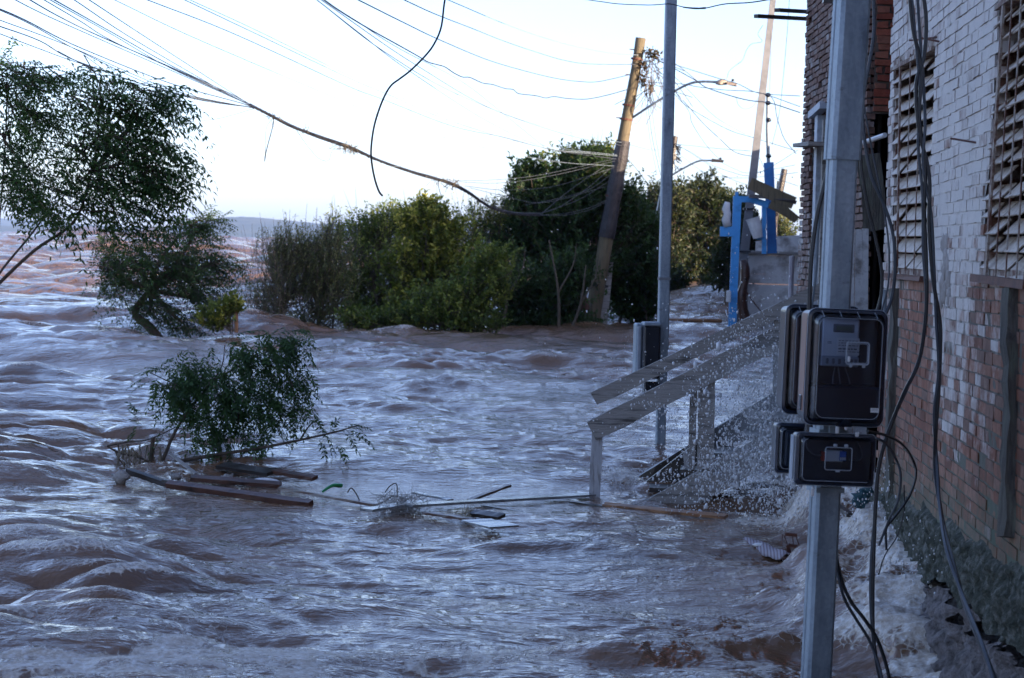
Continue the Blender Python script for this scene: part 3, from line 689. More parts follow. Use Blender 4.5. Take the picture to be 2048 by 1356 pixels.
def rrect(w, h, r, n=5):          # rounded rectangle outline
    out = []
    for cx, cy, a0 in ((w / 2 - r, h / 2 - r, 0), (-w / 2 + r, h / 2 - r, 90), (-w / 2 + r, -h / 2 + r, 180), (w / 2 - r, -h / 2 + r, 270)):
        for k in range(n + 1):
            a = R_(a0 + 90 * k / n); out.append((cx + r * math.cos(a), cy + r * math.sin(a)))
    return out
def loft(mb, c, rx, fw, up, rings, r, cap0=True, cap1=True):      # rings: (w,h,depth) rounded rectangles stacked along fw (depth<0 is toward viewer)
    vs = []; n = None
    for w, h, dp, rr in rings:
        o = rrect(w, h, rr); n = len(o)
        for a, b in o: vs.append(c + rx * a + up * b + fw * dp)
    fs = []
    for i in range(len(rings) - 1):
        for k in range(n): fs.append((i * n + k, i * n + (k + 1) % n, i * n + n + (k + 1) % n, i * n + n + k))
    if cap0: fs.append(tuple(range(n))[::-1])
    if cap1: fs.append(tuple((len(rings) - 1) * n + k for k in range(n)))
    mb.add(vs, fs)
def m_cover():
    m = NT("smoked_clear_polycarbonate"); tr = m.n("ShaderNodeBsdfTransparent"); tr.inputs[0].default_value = (.66, .72, .82, 1)
    gl = m.n("ShaderNodeBsdfGlossy"); m.l(m.ramp(m.noise(14, 7, .7), [(.35, .06), (.7, .30)]), gl.inputs["Roughness"]); gl.inputs[0].default_value = (1, 1, 1, 1)
    fr = m.n("ShaderNodeFresnel"); fr.inputs[0].default_value = 1.5
    mx = m.n("ShaderNodeMixShader"); m.l(fr.outputs[0], mx.inputs[0]); m.l(tr.outputs[0], mx.inputs[1]); m.l(gl.outputs[0], mx.inputs[2]); m.l(mx.outputs[0], m.out.inputs[0])
    return m.m
M['cover'] = m_cover()
M['box_rim'] = simple("smoked_plastic_rim", (.013, .019, .036), (.02, .028, .05), 5, .2, bump=0, spec=.7)
M['box_back'] = simple("dark_box_moulding", (.006, .010, .022), (.010, .015, .032), 5, .3, bump=0)
M['meter_white'] = simple("meter_case", (.50, .53, .58), (.56, .59, .63), 5, .45, bump=0)
M['clear_edge'] = simple("frosted_clear_edge", (.26, .30, .36), (.36, .40, .46), 9, .3, bump=0)
M['lcd'] = simple("lcd_glass", (.13, .15, .12), (.16, .18, .14), 5, .2, bump=0)
M['print'] = simple("printed_grey", (.12, .13, .15), (.16, .17, .19), 5, .6, bump=0)
M['red'] = simple("red_plastic", (.35, .02, .015), (.42, .03, .02), 5, .5, bump=0)
M['mcb_blue'] = simple("blue_switch", (.02, .10, .42), (.03, .13, .5), 5, .4, bump=0)
def quadpt(px, py, y): return P(px, py, y)
def big_box(name, label, c, w, h, rx, fw, up, meter=True, dep=.14):
    """rounded clear fronted cabinet: c = centre of the rim plane, body goes back, cover comes forward"""
    t = thing(name, c, label, "meter box", "clear fronted electricity boxes on the near pole")
    b = MB(); loft(b, c, rx, fw, up, [(w * .93, h * .95, dep, .018), (w * .965, h * .975, .012, .02), (w * .965, h * .975, .004, .02)], .02, True, False); b.build("case", M['box_back'], t)
    rm = MB(); loft(rm, c, rx, fw, up, [(w, h, .012, .024), (w + .004, h + .004, .004, .025), (w + .004, h + .004, -.006, .025), (w - .004, h - .004, -.011, .022), (w * .93, h * .945, -.012, .018), (w * .925, h * .94, .003, .018), (w, h, .012, .024)], .02, False, False); rm.build("rim", M['box_rim'], t)
    e = MB(); o = rrect(w + .005, h + .005, .026, 6); o.append(o[0]); e.tube([c + rx * a + up * z - fw * .009 for a, z in o], .0009, 5, False); e.build("rim_edge", M['clear_edge'], t)
    cv = MB(); loft(cv, c, rx, fw, up, [(w * .93, h * .945, -.008, .02), (w * .90, h * .925, -.014, .022), (w * .84, h * .885, -.052, .026), (w * .80, h * .86, -.058, .024)], .02, False, True); cv.build("cover", M['cover'], t, smooth=False)
    hl = MB(); o = rrect(w * .80, h * .86, .024, 6); o.append(o[0]); hl.tube([c + rx * a + up * z - fw * .0585 for a, z in o], .0009, 4, False)
    for k in range(4): 
        a = -w * .34 + k * w * .225; hl.tube([c + rx * a + up * (h * .485) - fw * .012, c + rx * a + up * (h * .435) - fw * .055], .0009, 4)
    hl.build("cover_rib", M['clear_edge'], t)
    return t
def at3(c, rx, fw, up, a, z, d=0): return c + rx * a + up * z + fw * d
def meter_boxes():
    # -------- front large cabinet
    k = D1 - .055; TLc, BRc = (1610, 620), (1764, 850)
    c = P(1690, 735, k - .06); w, h = .232, .338; px = k / F
    t = big_box("meter_box", "large clear fronted meter cabinet on the near pole with a grey electricity meter inside", c, w, h, RX, FW, UP)
    q = lambda a, z, d=0: at3(c, RX, FW, UP, a, z, d); AX = [RX, FW, UP]
    bk = MB(); bk.box(q(0, 0, .06), w * .9, .004, h * .92, AX); bk.build("back_plate", M['box_back'], t)
    m = MB(); m.box(q(-.020, .083, .012), .108, .05, .118, AX, bev=.004); mt = m.build("electricity_meter", M['meter_white'], t)
    m = MB(); m.box(q(-.020, .018, .010), .112, .055, .03, AX, bev=.003); m.build("terminal_cover", simple("grey_terminal_cover", (.25, .28, .33), (.3, .33, .38), 5, .4, bump=0), mt)
    m = MB(); m.box(q(-.012, .115, -.014), .062, .006, .024, AX, bev=.002); m.build("display_frame", M['print'], mt)
    m = MB(); m.box(q(-.012, .115, -.0185), .046, .004, .013, AX); m.build("display", M['lcd'], mt)
    m = MB(); m.box(q(.003, .062, -.0145), .066, .002, .050, AX); m.build("rating_plate", M['white_plastic'], mt)
    m = MB()
    for r_, z in enumerate((.079, .072, .065, .055, .047)):
        a = -.026
        while a < .03:
            l = rng.uniform(.003, .011); m.box(q(a + l / 2, z, -.0162), l, .001, .0022 if r_ != 3 else .004, AX); a += l + .003
    for z in (.074, .070): m.box(q(-.052, z, -.0135), .012, .001, .002, AX)
    m.build("print_lines", M['print'], mt)
    m = MB()
    for a in (-.058, -.040, -.022, -.004, .014, .026): m.box(q(a, .018, -.019), .008, .004, .016, AX, bev=.002)
    m.build("terminal_screws", M['print'], mt)
    m = MB(); o = rrect(.066, .064, .007, 4); o.append(o[0])
    pts = [q(a + .022, z + .045, -.0595) for a, z in o]; m.tube(pts, .0022, 5, False); o2 = rrect(.058, .056, .006, 4); o2.append(o2[0]); m.tube([q(a + .022, z + .045, -.059) for a, z in o2], .0009, 4, False)
    for a in (.004, .042): m.box(q(a, .008, -.058), .009, .004, .008, AX, bev=.001)
    m.build("inspection_hatch", M['clear_edge'], t)
    m = MB(); m.box(q(-.004, .028, -.064), .008, .003, .016, AX, bev=.002); m.build("seal_tag", M['white_plastic'], t)
    m = MB(); m.box(q(.080, -.118, -.0605), .024, .0012, .013, AX); m.build("sticker", M['white_plastic'], t)
    m = MB(); m.box(q(.080, -.115, -.0613), .018, .0004, .0012, AX); m.box(q(.080, -.119, -.0613), .018, .0004, .001, AX); m.build("sticker_print", M['print'], t)
    m = MB()
    for pts in ([(-.03, .0), (-.034, -.04), (-.03, -.08)], [(-.02, .0), (-.012, -.05), (-.018, -.07)], [(.0, .0), (.012, -.03), (.018, -.06), (.01, -.09)], [(.02, -.10), (.028, -.14), (.03, -.16)], [(-.02, -.07), (-.045, -.105), (-.06, -.125)]):
        m = MB(); m.tube(smooth_path([q(a, z, -.0) for a, z in pts], 5), .0022, 5); m.build("inner_wire", M['cable_grey'], t)
    m = MB(); m.box(q(.002, -.105, .01), .205, .08, .105, AX, bev=.008); m.build("inner_shelf", M['box_back'], t)
    m = MB(); m.prism([q(-.022, -.172, -.03), q(.022, -.172, -.03), q(.012, -.146, -.06), q(-.006, -.146, -.06)], FW * .02); m.build("latch", M['box_rim'], t)
    m = MB(); m.box(q(-w / 2 - .002, -.11, .05), .004, .028, .045, AX, bev=.0015); m.build("side_knockout", M['box_rim'], t)
    # orange-brown opaque flank of the case
    m = MB(); m.box(q(-w / 2 + .003, .01, .055), .006, .075, h * .86, AX, bev=.002); m.build("case_flank", simple("translucent_brown_flank", (.22, .12, .09), (.30, .17, .13), 3, .3, bump=0), t)
    # -------- rear large cabinet
    c2 = P(1641, 720, D1 + .42); t2 = big_box("meter_box", "second large clear fronted cabinet half hidden behind the front one, nearer the river", c2, .235, .345, RX, FW, UP)
    m = MB(); m.box(c2 + FW * -.02 + RX * .01, .16, .05, .29, AX, bev=.01); m.build("inner_block", M['box_back'], t2)
    m = MB(); m.box(c2 - RX * .085 - FW * .045, .018, .006, .27, AX, bev=.006); m.build("painted_cover_sheen", simple("brown_sheen_strip", (.16, .09, .075), (.22, .13, .10), 3, .3, bump=0), t2)  # brown strip standing in for sheen on the cover
    # -------- front breaker box
    c3 = P(1669, 919, D1 - .11); w3, h3 = .234, .152
    t3 = thing("breaker_box", c3, "small clear fronted breaker box under the meter cabinet with a blue and white switch", "breaker box", "clear fronted electricity boxes on the near pole")
    def small(c, w, h, t, full=True):
        b = MB(); loft(b, c, RX, FW, UP, [(w * .95, h * .93, .085, .012), (w * .97, h * .96, .01, .012)], .01); b.build("case", M['box_back'], t)
        r = MB(); loft(r, c, RX, FW, UP, [(w, h, .012, .012), (w + .003, h + .003, -.002, .013), (w - .002, h - .002, -.012, .012), (w * .93, h * .89, -.014, .010), (w * .92, h * .88, .002, .01)], .01, False, False); r.build("rim", M['box_rim'], t)
        e = MB(); o = rrect(w + .004, h + .004, .014, 5); o.append(o[0]); e.tube([c + RX * a + UP * z - FW * .007 for a, z in o], .0009, 5, False); e.build("rim_edge", M['clear_edge'], t)
        v = MB(); loft(v, c, RX, FW, UP, [(w * .93, h * .89, -.010, .01), (w * .88, h * .82, -.034, .014), (w * .84, h * .78, -.038, .012)], .01, False, True); v.build("cover", M['cover'], t)
        e = MB(); o = rrect(w * .86, h * .80, .013, 5)[6:20]; e.tube([c + RX * a + UP * z - FW * .038 for a, z in o], .0009, 4, False); e.build("cover_rib", M['clear_edge'], t)
    small(c3, w3, h3, t3); q = lambda a, z, d=0: at3(c3, RX, FW, UP, a, z, d)
    m = MB(); m.box(q(0, 0, .004), w3 * .9, .004, h3 * .85, AX); m.build("back_plate", M['box_back'], t3)
    for a, z in ((-.104, .063), (.104, .063), (-.104, -.063), (.104, -.063)):
        m = MB(); n_ = 10; m.tube([q(a, z, -.013), q(a, z, -.017)], .0085, 10); m.build("corner_screw", M['box_rim'], t3)
    m = MB(); m.box(q(-.006, .012, -.012), .052, .028, .032, AX, bev=.002); br = m.build("breaker", M['white_plastic'], t3)
    m = MB(); m.box(q(.018, .014, -.0275), .020, .004, .028, AX, bev=.001); m.build("toggle", M['mcb_blue'], br)
    m = MB(); [m.box(q(a, z, -.0300), .0045, .003, .008, AX) for a in (.012, .018, .024) for z in (.006,)]; m.build("toggle_mark", M['white_plastic'], br)
    m = MB(); m.box(q(-.037, .010, -.012), .008, .026, .026, AX); m.build("red_terminal", M['red'], br)
    m = MB(); o = rrect(.078, .066, .006, 4); o.append(o[0])
    m.tube([q(a + .003, z + .006, -.0405) for a, z in o], .0013, 4, False)
    for a in (-.008, .024): m.box(q(a, .045, -.041), .012, .006, .009, AX, bev=.002)
    m.box(q(.002, -.030, -.041), .012, .004, .005, AX); m.build("switch_window", M['clear_edge'], t3)
    m = MB(); m.tube(smooth_path([q(-.04, .012, -.012), q(-.065, .014, -.012), (q(-.085, .03, -.012)), q(-.09, .055, -.008)], 6), .002, 5); m.build("inner_wire", M['cable_grey'], t3); m = MB(); m.tube(smooth_path([q(.04, .002, -.012), q(.07, .002, -.012), q(.078, .02, -.012), q(.062, .055, -.012)], 6), .002, 5)
    m.build("inner_wire", M['cable_grey'], t3)
    m = MB(); m.box(q(-.1215, .0, .03), .003, .045, .13, AX, bev=.001); m.build("case_flank", M['clear_edge'], t3)
    for i, (a, z, hh) in enumerate(((-.004, .090, .022), (.055, .079, .013))):
        g = MB(); g.box(q(a, z, -.035), .011, .003, hh, AX, bev=.002); g.build("seal_tag", M['white_plastic'], t3)
    g = MB(); g.box(q(-.065, -.098, -.02), .010, .003, .022, AX, bev=.002); g.tube([q(-.062, -.083, -.01), q(-.062, -.09, -.02)], .005, 6); g.build("seal_tag", M['white_plastic'], t3)
    # -------- rear breaker box
    c4 = P(1606, 897, D1 + .30); t4 = thing("breaker_box", c4, "second small breaker box mostly hidden behind the front one, nearer the river", "breaker box", "clear fronted electricity boxes on the near pole")
    small(c4, .175, .155, t4); m = MB(); m.box(c4 - FW * .01, .12, .02, .11, AX, bev=.006); m.build("inner_block", M['box_back'], t4)
    # conduit behind the boxes
    g = MB(); g.tube([P(1622, 800, D1 + .2), P(1618, 905, D1 + .2)], .016, 8); tag(g.build("conduit", M['black']), "short black conduit joining the stacked boxes behind the near pole", "conduit")
    g = MB(); g.box(P(1664, 862, D1 - .06), .018, .01, .05, AX); tag(g.build("fixing_strap", M['galv']), "pale metal strap between the meter cabinet and the breaker box", "strap")
meter_boxes()

# ------------------------------------------------------------------ second galvanised pole standing in the flood
def far_pole():
    D2 = 16.2; a, b = P(1343, -40, D2), P(1320, 905, D2); t = thing("street_pole", b, "slim galvanised steel pole rising from the flood in front of the stair rails", "utility pole")
    rx, fw, up = frame(a, b, R_(-8)); base = b + (b - a) / np.linalg.norm(b - a) * .6; top = a + (a - b) * .12
    j = P(1322, 745, D2)
    m = MB(); shaft(m, [base, b, a + (b - a) * .78], .036, .007, rx, fw, False); m.build("lower_shaft", M['galv'], t)
    m = MB(); shaft(m, [a + (b - a) * .78, a, top], .041, .008, rx, fw, False); m.build("upper_sleeve", M['galv'], t)
    m = MB(); m.box(a + (b - a) * .63, .09, .09, .02, [rx, fw, up]); m.build("clamp_band", M['concrete'], t)
    c = P(1301, 704, D2 - .1); t2 = thing("meter_box", c, "dark meter box on the slim far pole, partly behind the upper stair rail", "meter box")
    m = MB(); m.box(c, .125, .16, .40, [rx, fw, up], bev=.012); m.build("case", M['black'], t2)
    m = MB(); m.box(c + fw * -.0 + up * .212, .13, .17, .03, [rx, fw, up], bev=.008); m.build("hood", M['galv'], t2)
    c = P(1278, 699, D2 + .02); t3 = thing("meter_box", c, "pale grey meter box beside the dark one on the slim far pole", "meter box")
    m = MB(); m.box(c, .07, .18, .40, [rx, fw, up], bev=.01); m.build("case", M['galv'], t3)
    m = MB(); m.box(c + fw * -.095 - rx * .012, .03, .02, .36, [rx, fw, up], bev=.006); m.build("door", M['clear_edge'], t3)
    c = P(1301, 783, D2 - .05); t4 = thing("breaker_box", c, "small dark box under the far meter box, seen between the two stair rails", "breaker box")
    m = MB(); m.box(c, .115, .14, .16, [rx, fw, up], bev=.01); m.build("case", M['black'], t4)
far_pole()

# ------------------------------------------------------------------ wooden stair with rails leading to the alley door
def stairs():
    Y0, Y1 = 12.9, 13.8
    t = thing("stair", P(1300, 990, Y0), "grey weathered wooden stair with two sloping handrails half under the flood", "stair")
    def bd(name, a, b, y, wpx, th=.03, mat='wood_grey', jit=.0025, y2=None, lab=None):
        y2 = y if y2 is None else y2; n = 10
        pts = [P(a[0] + (b[0] - a[0]) * k, a[1] + (b[1] - a[1]) * k, y + (y2 - y) * k) for k in np.linspace(0, 1, n)]
        m = MB(); m.plank(pts, th, wpx * y / F, up=(0, 0, 1), jit=jit); o = m.build(name, M[mat], t)
        if lab: tag(o, lab)
        return o
    def post(name, a, b, y, wpx, th=.05, mat='wood_grey'):
        m = MB(); n = 7; pts = [P(a[0] + (b[0] - a[0]) * k, a[1] + (b[1] - a[1]) * k, y) for k in np.linspace(0, 1, n)]
        m.plank(pts, wpx * y / F if np.isscalar(wpx) else [w_ * y / F for w_ in np.linspace(wpx[0], wpx[1], n)], th, up=(0, -1, 0), jit=.002); return m.build(name, M[mat], t)
    bd("handrail", (1188, 797), (1660, 572), Y1, 27, .04, y2=Y1)                # far rail
    bd("handrail", (1183, 862), (1660, 622), Y0, 42, .03)                       # near rail
    post("post", (1196, 836), (1187, 1030), Y0 + .03, (21, 22), .06, 'wood_post')
    post("post", (1414, 742), (1409, 1000), Y0 + .03, 33, .03); post("post", (1388, 770), (1382, 960), Y0 + .14, 14, .05)
    post("post", (1560, 640), (1556, 980), Y1 + .02, 26, .04)
    bd("stringer", (1262, 1050), (1660, 828), Y0, 58, .035)
    bd("stringer", (1230, 1010), (1660, 745), Y1, 52, .035, 'wood_dark')
    for k in range(6):                                                           # treads between the stringers
        px, py = 1320 + k * 62, 990 - k * 34.5
        m = MB(); m.plank([P(px + 18, py - 10, Y0 + .03), P(px + 18, py - 10 - 12, Y1 - .03)], .24, .03, jit=.002); m.build("tread", M['wood_dark'], t)
    for a, b, c_, d_ in (((1366, 910), (1374, 897), (1382, 936), (1370, 940)), ((1486, 818), (1500, 812), (1524, 842), (1502, 852))):
        m = MB(); m.prism([P(*q, Y0 + .25) for q in (a, b, c_, d_)], (0, .02, 0)); tag(m.build("riser", M['wood_white'], t), "white painted riser board")
    m = MB(); m.prism([P(*q, Y0 + .6) for q in ((1290, 965), (1380, 895), (1400, 910), (1400, 955), (1300, 985))], (0, .05, 0)); m.build("understair_board", M['wood_dark'], t)
M['wood_post'] = simple("peeling_white_post", (.36, .36, .37), (.45, .45, .47), 11, .75, bump=.003, stretch=(3, 3, .5), c3=(.15, .13, .12))
stairs()

# ================================================================== VEGETATION
def unit(v): return v / (np.linalg.norm(v, axis=-1, keepdims=True) + 1e-9)
def leaf_quads(mb, base, d, nrm, L, Wd, rnd):
    """many small folded leaves at once"""
    n = len(base); d = unit(d); s = unit(np.cross(d, nrm)); nn = np.cross(s, d); L = L[:, None]; Wd = Wd[:, None]
    v = np.stack([base, base + d * L * .42 + s * Wd * .5 + nn * Wd * .12, base + d * L - nn * L * .10, base + d * L * .42 - s * Wd * .5 + nn * Wd * .12], 1).reshape(-1, 3)
    i = np.arange(n)[:, None] * 4
    f = np.concatenate([i + np.array([[0, 1, 2]]), i + np.array([[0, 2, 3]])])
    mb.add(v, f, rnd=np.repeat(rnd, 4))
def fronds(mb, base, d, length, nl, ll, lw, droop=.25, rnd=None, tube=None):
    """pinnate leaves: base/d arrays (n,3); leaflets in pairs along a drooping midrib"""
    n = len(base); d = unit(d); B, D, N, LL, WW, RR = [], [], [], [], [], []
    up = np.array([0, 0, 1.0]); side = unit(np.cross(d, up) + rng.normal(0, .25, (n, 3)))
    rnd = rng.random(n) if rnd is None else rnd
    for k in range(nl):
        t = (k + .8) / nl; pos = base + d * (length * t)[:, None] - up * (droop * length * t * t)[:, None]
        dd = unit(d - up * (2 * droop * t))
        for sg in ((-1, 1) if k < nl - 1 else (0,)):
            ld = unit(dd * (.55 if sg else 1) + side * sg * .9 - up * .22 + rng.normal(0, .16, (n, 3)))
            B.append(pos); D.append(ld); N.append(unit(np.cross(side, dd) + rng.normal(0, .35, (n, 3))))
            sc = rng.uniform(.75, 1.1, n) * (1 - .35 * abs(t - .5)); LL.append(ll * sc); WW.append(lw * sc); RR.append(np.clip(rnd * .75 + rng.random(n) * .25, 0, 1))
    leaf_quads(mb, np.concatenate(B), np.concatenate(D), np.concatenate(N), np.concatenate(LL), np.concatenate(WW), np.concatenate(RR))
    if tube is not None:
        T = np.linspace(0, 1, 4)
        for i in range(n):
            tube.tube([base[i] + d[i] * length[i] * t - up * droop * length[i] * t * t for t in T], .0013 if ll < .06 else .002, 3, False)
def lobes_pts(lobes, n, Y, dr=.8):
    """random points in a set of ellipsoidal crown lobes given as (px,py,rx,ry,weight[,dy])"""
    w = np.array([l[4] for l in lobes], float); w /= w.sum(); idx = rng.choice(len(lobes), n, p=w); out = np.zeros((n, 3)); cs = []
    for k, l in enumerate(lobes):
        c = P(l[0], l[1], Y + (l[5] if len(l) > 5 else 0)); sx, sz = l[2] * Y / F, l[3] * Y / F; sel = idx == k; m_ = sel.sum()
        v = unit(rng.normal(size=(m_, 3))) * (rng.random(m_) ** .45)[:, None]
        stray = rng.random(m_) < .22; v[stray] *= rng.uniform(1.1, 1.75, (stray.sum(), 1)); v[stray, 2] = np.abs(v[stray, 2]) * .9
        out[sel] = c + v * np.array([sx, max(sx, sz) * dr, sz]); cs.append(c)
    return out, idx, np.array(cs)
def plant(name, label, cat, Y, base_px, lobes, ntw, mat, kind, tw=.5, leaf=(.05, .02), nlf=8, bias=(0, 0, .3), group=None, trunk_r=.03, twmat='twig', stems=1, twr=.004, limb=True, bz=None, bare=0, trunk_px=None, spread=.5):
    base = P(base_px[0], base_px[1], Y)
    if bz is not None: base[2] = bz
    t = thing(name, base, label, cat, group); bias = np.array(bias, float)
    if kind != 'pin': ntw = int(ntw * 1.9); leaf = (leaf[0] * 1.25, leaf[1] * 1.45); bare = int(bare)
    tips, idx, cs = lobes_pts(lobes, ntw, Y)
    wood = MB(); lf = MB()
    hubs = []
    fork = base + (cs.mean(0) - base) * (.35 if stems == 1 else 0)
    if trunk_px:
        path = smooth_path([P(a, b, Y + (c if c else 0)) for a, b, c in trunk_px], 6); wood.tube(path, np.linspace(trunk_r, trunk_r * .5, len(path)), 8); fork = path[-1]; basep = path
    elif stems == 1:
        path = smooth_path([base - [0, 0, .4], base, (base + fork) / 2 + rng.normal(0, .03, 3), fork], 5); wood.tube(path, np.linspace(trunk_r, trunk_r * .7, len(path)), 8)
    for k, c in enumerate(cs):
        st = fork if stems == 1 or trunk_px else base + np.array([rng.normal(0, .15 * stems ** .5), rng.normal(0, .25), -.3])
        mid = st + (c - st) * .5 + rng.normal(0, .12, 3) * np.linalg.norm(c - st) * .4
        pth = smooth_path([st, mid, c], 8)
        if limb: wood.tube(pth, np.linspace(trunk_r * .55, trunk_r * .18, len(pth)), 6)
        hubs.append(pth)
    L = tw * rng.uniform(.6, 1.25, ntw)
    starts = np.zeros((ntw, 3))
    for i in range(ntw):
        h = hubs[idx[i]]; j = rng.integers(len(h) // 2, len(h)); starts[i] = h[j]
    outd = unit(tips - starts + 1e-3); tdir = unit(outd * spread + bias + rng.normal(0, .28, (ntw, 3)))
    a = tips - tdir * (L * .5)[:, None]
    for i in range(ntw):
        if i % 3 == 0: wood.tube(smooth_path([starts[i], (starts[i] + a[i]) / 2 + rng.normal(0, .03, 3), a[i]], 3), twr * 1.4, 4, False)
        wood.tube([a[i], a[i] + tdir[i] * L[i] * .5, a[i] + tdir[i] * L[i] - [0, 0, .05 * L[i]]], [twr, twr * .8, twr * .4], 3, False)
    for i in range(bare):
        h = hubs[rng.integers(len(hubs))]; s_ = h[-1] + rng.normal(0, .15, 3); e = s_ + unit(bias * .6 + np.array([rng.normal(0, .3), rng.normal(0, .3), 1])) * tw * rng.uniform(.8, 1.6)
        wood.tube([s_, (s_ + e) / 2 + rng.normal(0, .02, 3), e], [twr, twr * .8, twr * .4], 3, False)
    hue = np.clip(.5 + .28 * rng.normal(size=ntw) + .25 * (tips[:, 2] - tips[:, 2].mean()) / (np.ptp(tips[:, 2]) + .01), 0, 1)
    T = (np.arange(nlf) + .5) / nlf
    bp = (a[:, None, :] + tdir[:, None, :] * (L[:, None] * T)[..., None] - np.array([0, 0, 1.0]) * (.05 * L[:, None] * T ** 2)[..., None]).reshape(-1, 3)
    dd = np.repeat(tdir, nlf, 0); side = unit(np.cross(dd, rng.normal(size=dd.shape)))
    hh = np.clip(np.repeat(hue, nlf) + rng.normal(0, .12, len(dd)), 0, 1)
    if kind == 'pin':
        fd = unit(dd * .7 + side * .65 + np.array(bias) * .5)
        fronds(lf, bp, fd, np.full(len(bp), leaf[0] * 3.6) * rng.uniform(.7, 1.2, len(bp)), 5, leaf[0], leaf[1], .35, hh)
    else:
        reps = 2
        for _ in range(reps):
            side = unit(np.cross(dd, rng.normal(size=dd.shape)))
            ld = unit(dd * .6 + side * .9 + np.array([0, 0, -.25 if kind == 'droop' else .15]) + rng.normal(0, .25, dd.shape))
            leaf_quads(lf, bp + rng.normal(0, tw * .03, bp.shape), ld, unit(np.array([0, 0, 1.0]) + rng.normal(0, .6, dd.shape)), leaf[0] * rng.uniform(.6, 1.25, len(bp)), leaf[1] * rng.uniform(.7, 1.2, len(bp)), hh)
    wood.build("branches", M[twmat], t); lf.build("foliage", M[mat], t)
    return t
PIN = (1.0, .1, -.18)
# windswept young trees at the left edge
plant("riverside_tree", "windswept dark tree at the left whose slanting trunk enters from the frame edge", "tree", 19.0, (-60, 640),
      [(200, 200, 90, 60, 1.2), (285, 205, 55, 50, .8), (170, 300, 110, 70, 1.7), (270, 300, 75, 60, 1.2), (230, 385, 85, 60, 1.3), (120, 400, 70, 50, .7), (300, 370, 40, 45, .5), (240, 450, 60, 30, .5), (190, 145, 30, 25, .3), (325, 225, 45, 14, .3), (330, 300, 40, 14, .3), (320, 345, 45, 12, .3), (285, 420, 50, 14, .3), (300, 180, 45, 14, .25)],
      270, 'leaf_pin', 'pin', tw=.42, leaf=(.088, .025), nlf=4, bias=(.85, .1, -.45), trunk_r=.022, twmat='bark', trunk_px=[(-250, 900, 0), (-100, 670, 0), (0, 565, 0), (70, 500, 0), (150, 440, 0), (185, 340, 0)], spread=.35)
plant("riverside_sapling", "slim sapling rising straight up along the left edge of the picture", "tree", 18.2, (-12, 640),
      [(20, 170, 60, 50, 1), (70, 230, 70, 45, 1), (20, 300, 70, 70, 1.2), (50, 370, 60, 55, .8), (0, 130, 25, 30, .3), (130, 160, 30, 25, .3), (80, 160, 50, 30, .6)],
      150, 'leaf_pin', 'pin', tw=.34, leaf=(.058, .02), nlf=5, bias=(.7, 0, -.3), trunk_r=.012, twmat='bark', trunk_px=[(-22, 880, 0), (-14, 700, 0), (-4, 480, 0), (10, 300, 0), (14, 180, 0)], spread=.4)
o = MB(); o.tube(smooth_path([P(-160, 870, 19.1), P(-60, 640, 19.1), P(0, 545, 19.1), (P(55, 478, 19.1)), P(100, 420, 19.1), P(140, 380, 19.2)], 6), np.linspace(.016, .006, 31), 6)
tag(o.build("bare_branch", M['bark']), "second thinner bare stem slanting up beside the trunk of the windswept tree", "branch")
plant("flooded_tree", "dark bushy tree standing in the river left of the shrub row, branches reaching right", "tree", 33.0, (318, 668),
      [(270, 520, 90, 45, 1.3), (330, 560, 95, 55, 1.6), (235, 570, 55, 40, .6), (390, 540, 70, 45, 1), (300, 625, 60, 30, .6), (410, 600, 45, 30, .5), (360, 470, 60, 30, .6), (215, 540, 30, 30, .3), (400, 450, 38, 22, .5), (440, 520, 30, 25, .4), (370, 650, 40, 18, .3)],
      520, 'leaf_dark', 'pin', tw=.5, leaf=(.07, .028), nlf=4, bias=(.7, 0, -.15), trunk_r=.09, twmat='bark', stems=1, trunk_px=[(325, 690, 0), (300, 655, 0), (270, 625, 0), (300, 580, 0)], spread=.7)
plant("waterside_shrub", "small yellow-green shrub low on the water beside the dark flooded tree", "shrub", 32.0, (450, 655),
      [(440, 630, 38, 22, 1), (425, 645, 28, 15, .6), (460, 610, 24, 16, .5)], 60, 'leaf_yel', 'simple', tw=.25, leaf=(.06, .03), nlf=8, stems=3, trunk_r=.015)
q = MB(); q.tube([P(473, 665, 32), P(472, 600, 32)], .03, 7); tag(q.build("stump_post", M['wood_orange']), "short sunlit stump sticking out of the water left of the shrub row", "post")
# shrub row on the drowned bank
ROW = "shrubs and trees along the drowned bank"
def row(lab, Y, b, lobes, n, mat, kind='simple', cat="shrub", **k):
    k.setdefault('bz', 0.0); return plant("bank_shrub" if cat == "shrub" else "bank_tree", lab, cat, Y, b, lobes, n, mat, kind, group=ROW, **k)
row("feathery grey-green shrub with bare pointed twigs at the left end of the shrub row", 37.0, (600, 655), [(560, 505, 40, 45, .7), (610, 510, 55, 50, 1), (650, 530, 60, 60, 1.2), (590, 560, 60, 60, 1.2), (650, 590, 60, 55, 1.2), (540, 600, 45, 45, .5), (610, 640, 70, 22, .7), (660, 480, 30, 30, .3)],
    620, 'leaf_grey', tw=.42, leaf=(.05, .011), nlf=10, bias=(.1, 0, .9), stems=6, trunk_r=.035, twr=.005, bare=130, spread=.5)
row("sparse twiggy bush, nearly leafless, in the water just left of the feathery shrub", 36.5, (540, 650), [(530, 540, 35, 60, 1), (515, 600, 30, 40, 1), (560, 580, 30, 50, .7)], 70, 'leaf_grey', tw=.5, leaf=(.035, .01), nlf=4, bias=(-.1, 0, .9), stems=5, trunk_r=.014, twr=.004, bare=40)
row("light green bush behind the feathery shrub with pale sunlit tips", 40.0, (740, 655), [(720, 470, 60, 40, 1), (780, 450, 55, 40, 1), (740, 530, 80, 60, 1.3), (700, 590, 60, 50, 1), (790, 560, 70, 60, 1), (760, 620, 80, 35, 1)],
    620, 'leaf_mid', tw=.42, leaf=(.055, .022), nlf=9, bias=(.1, 0, .6), stems=7, trunk_r=.03, bare=35)
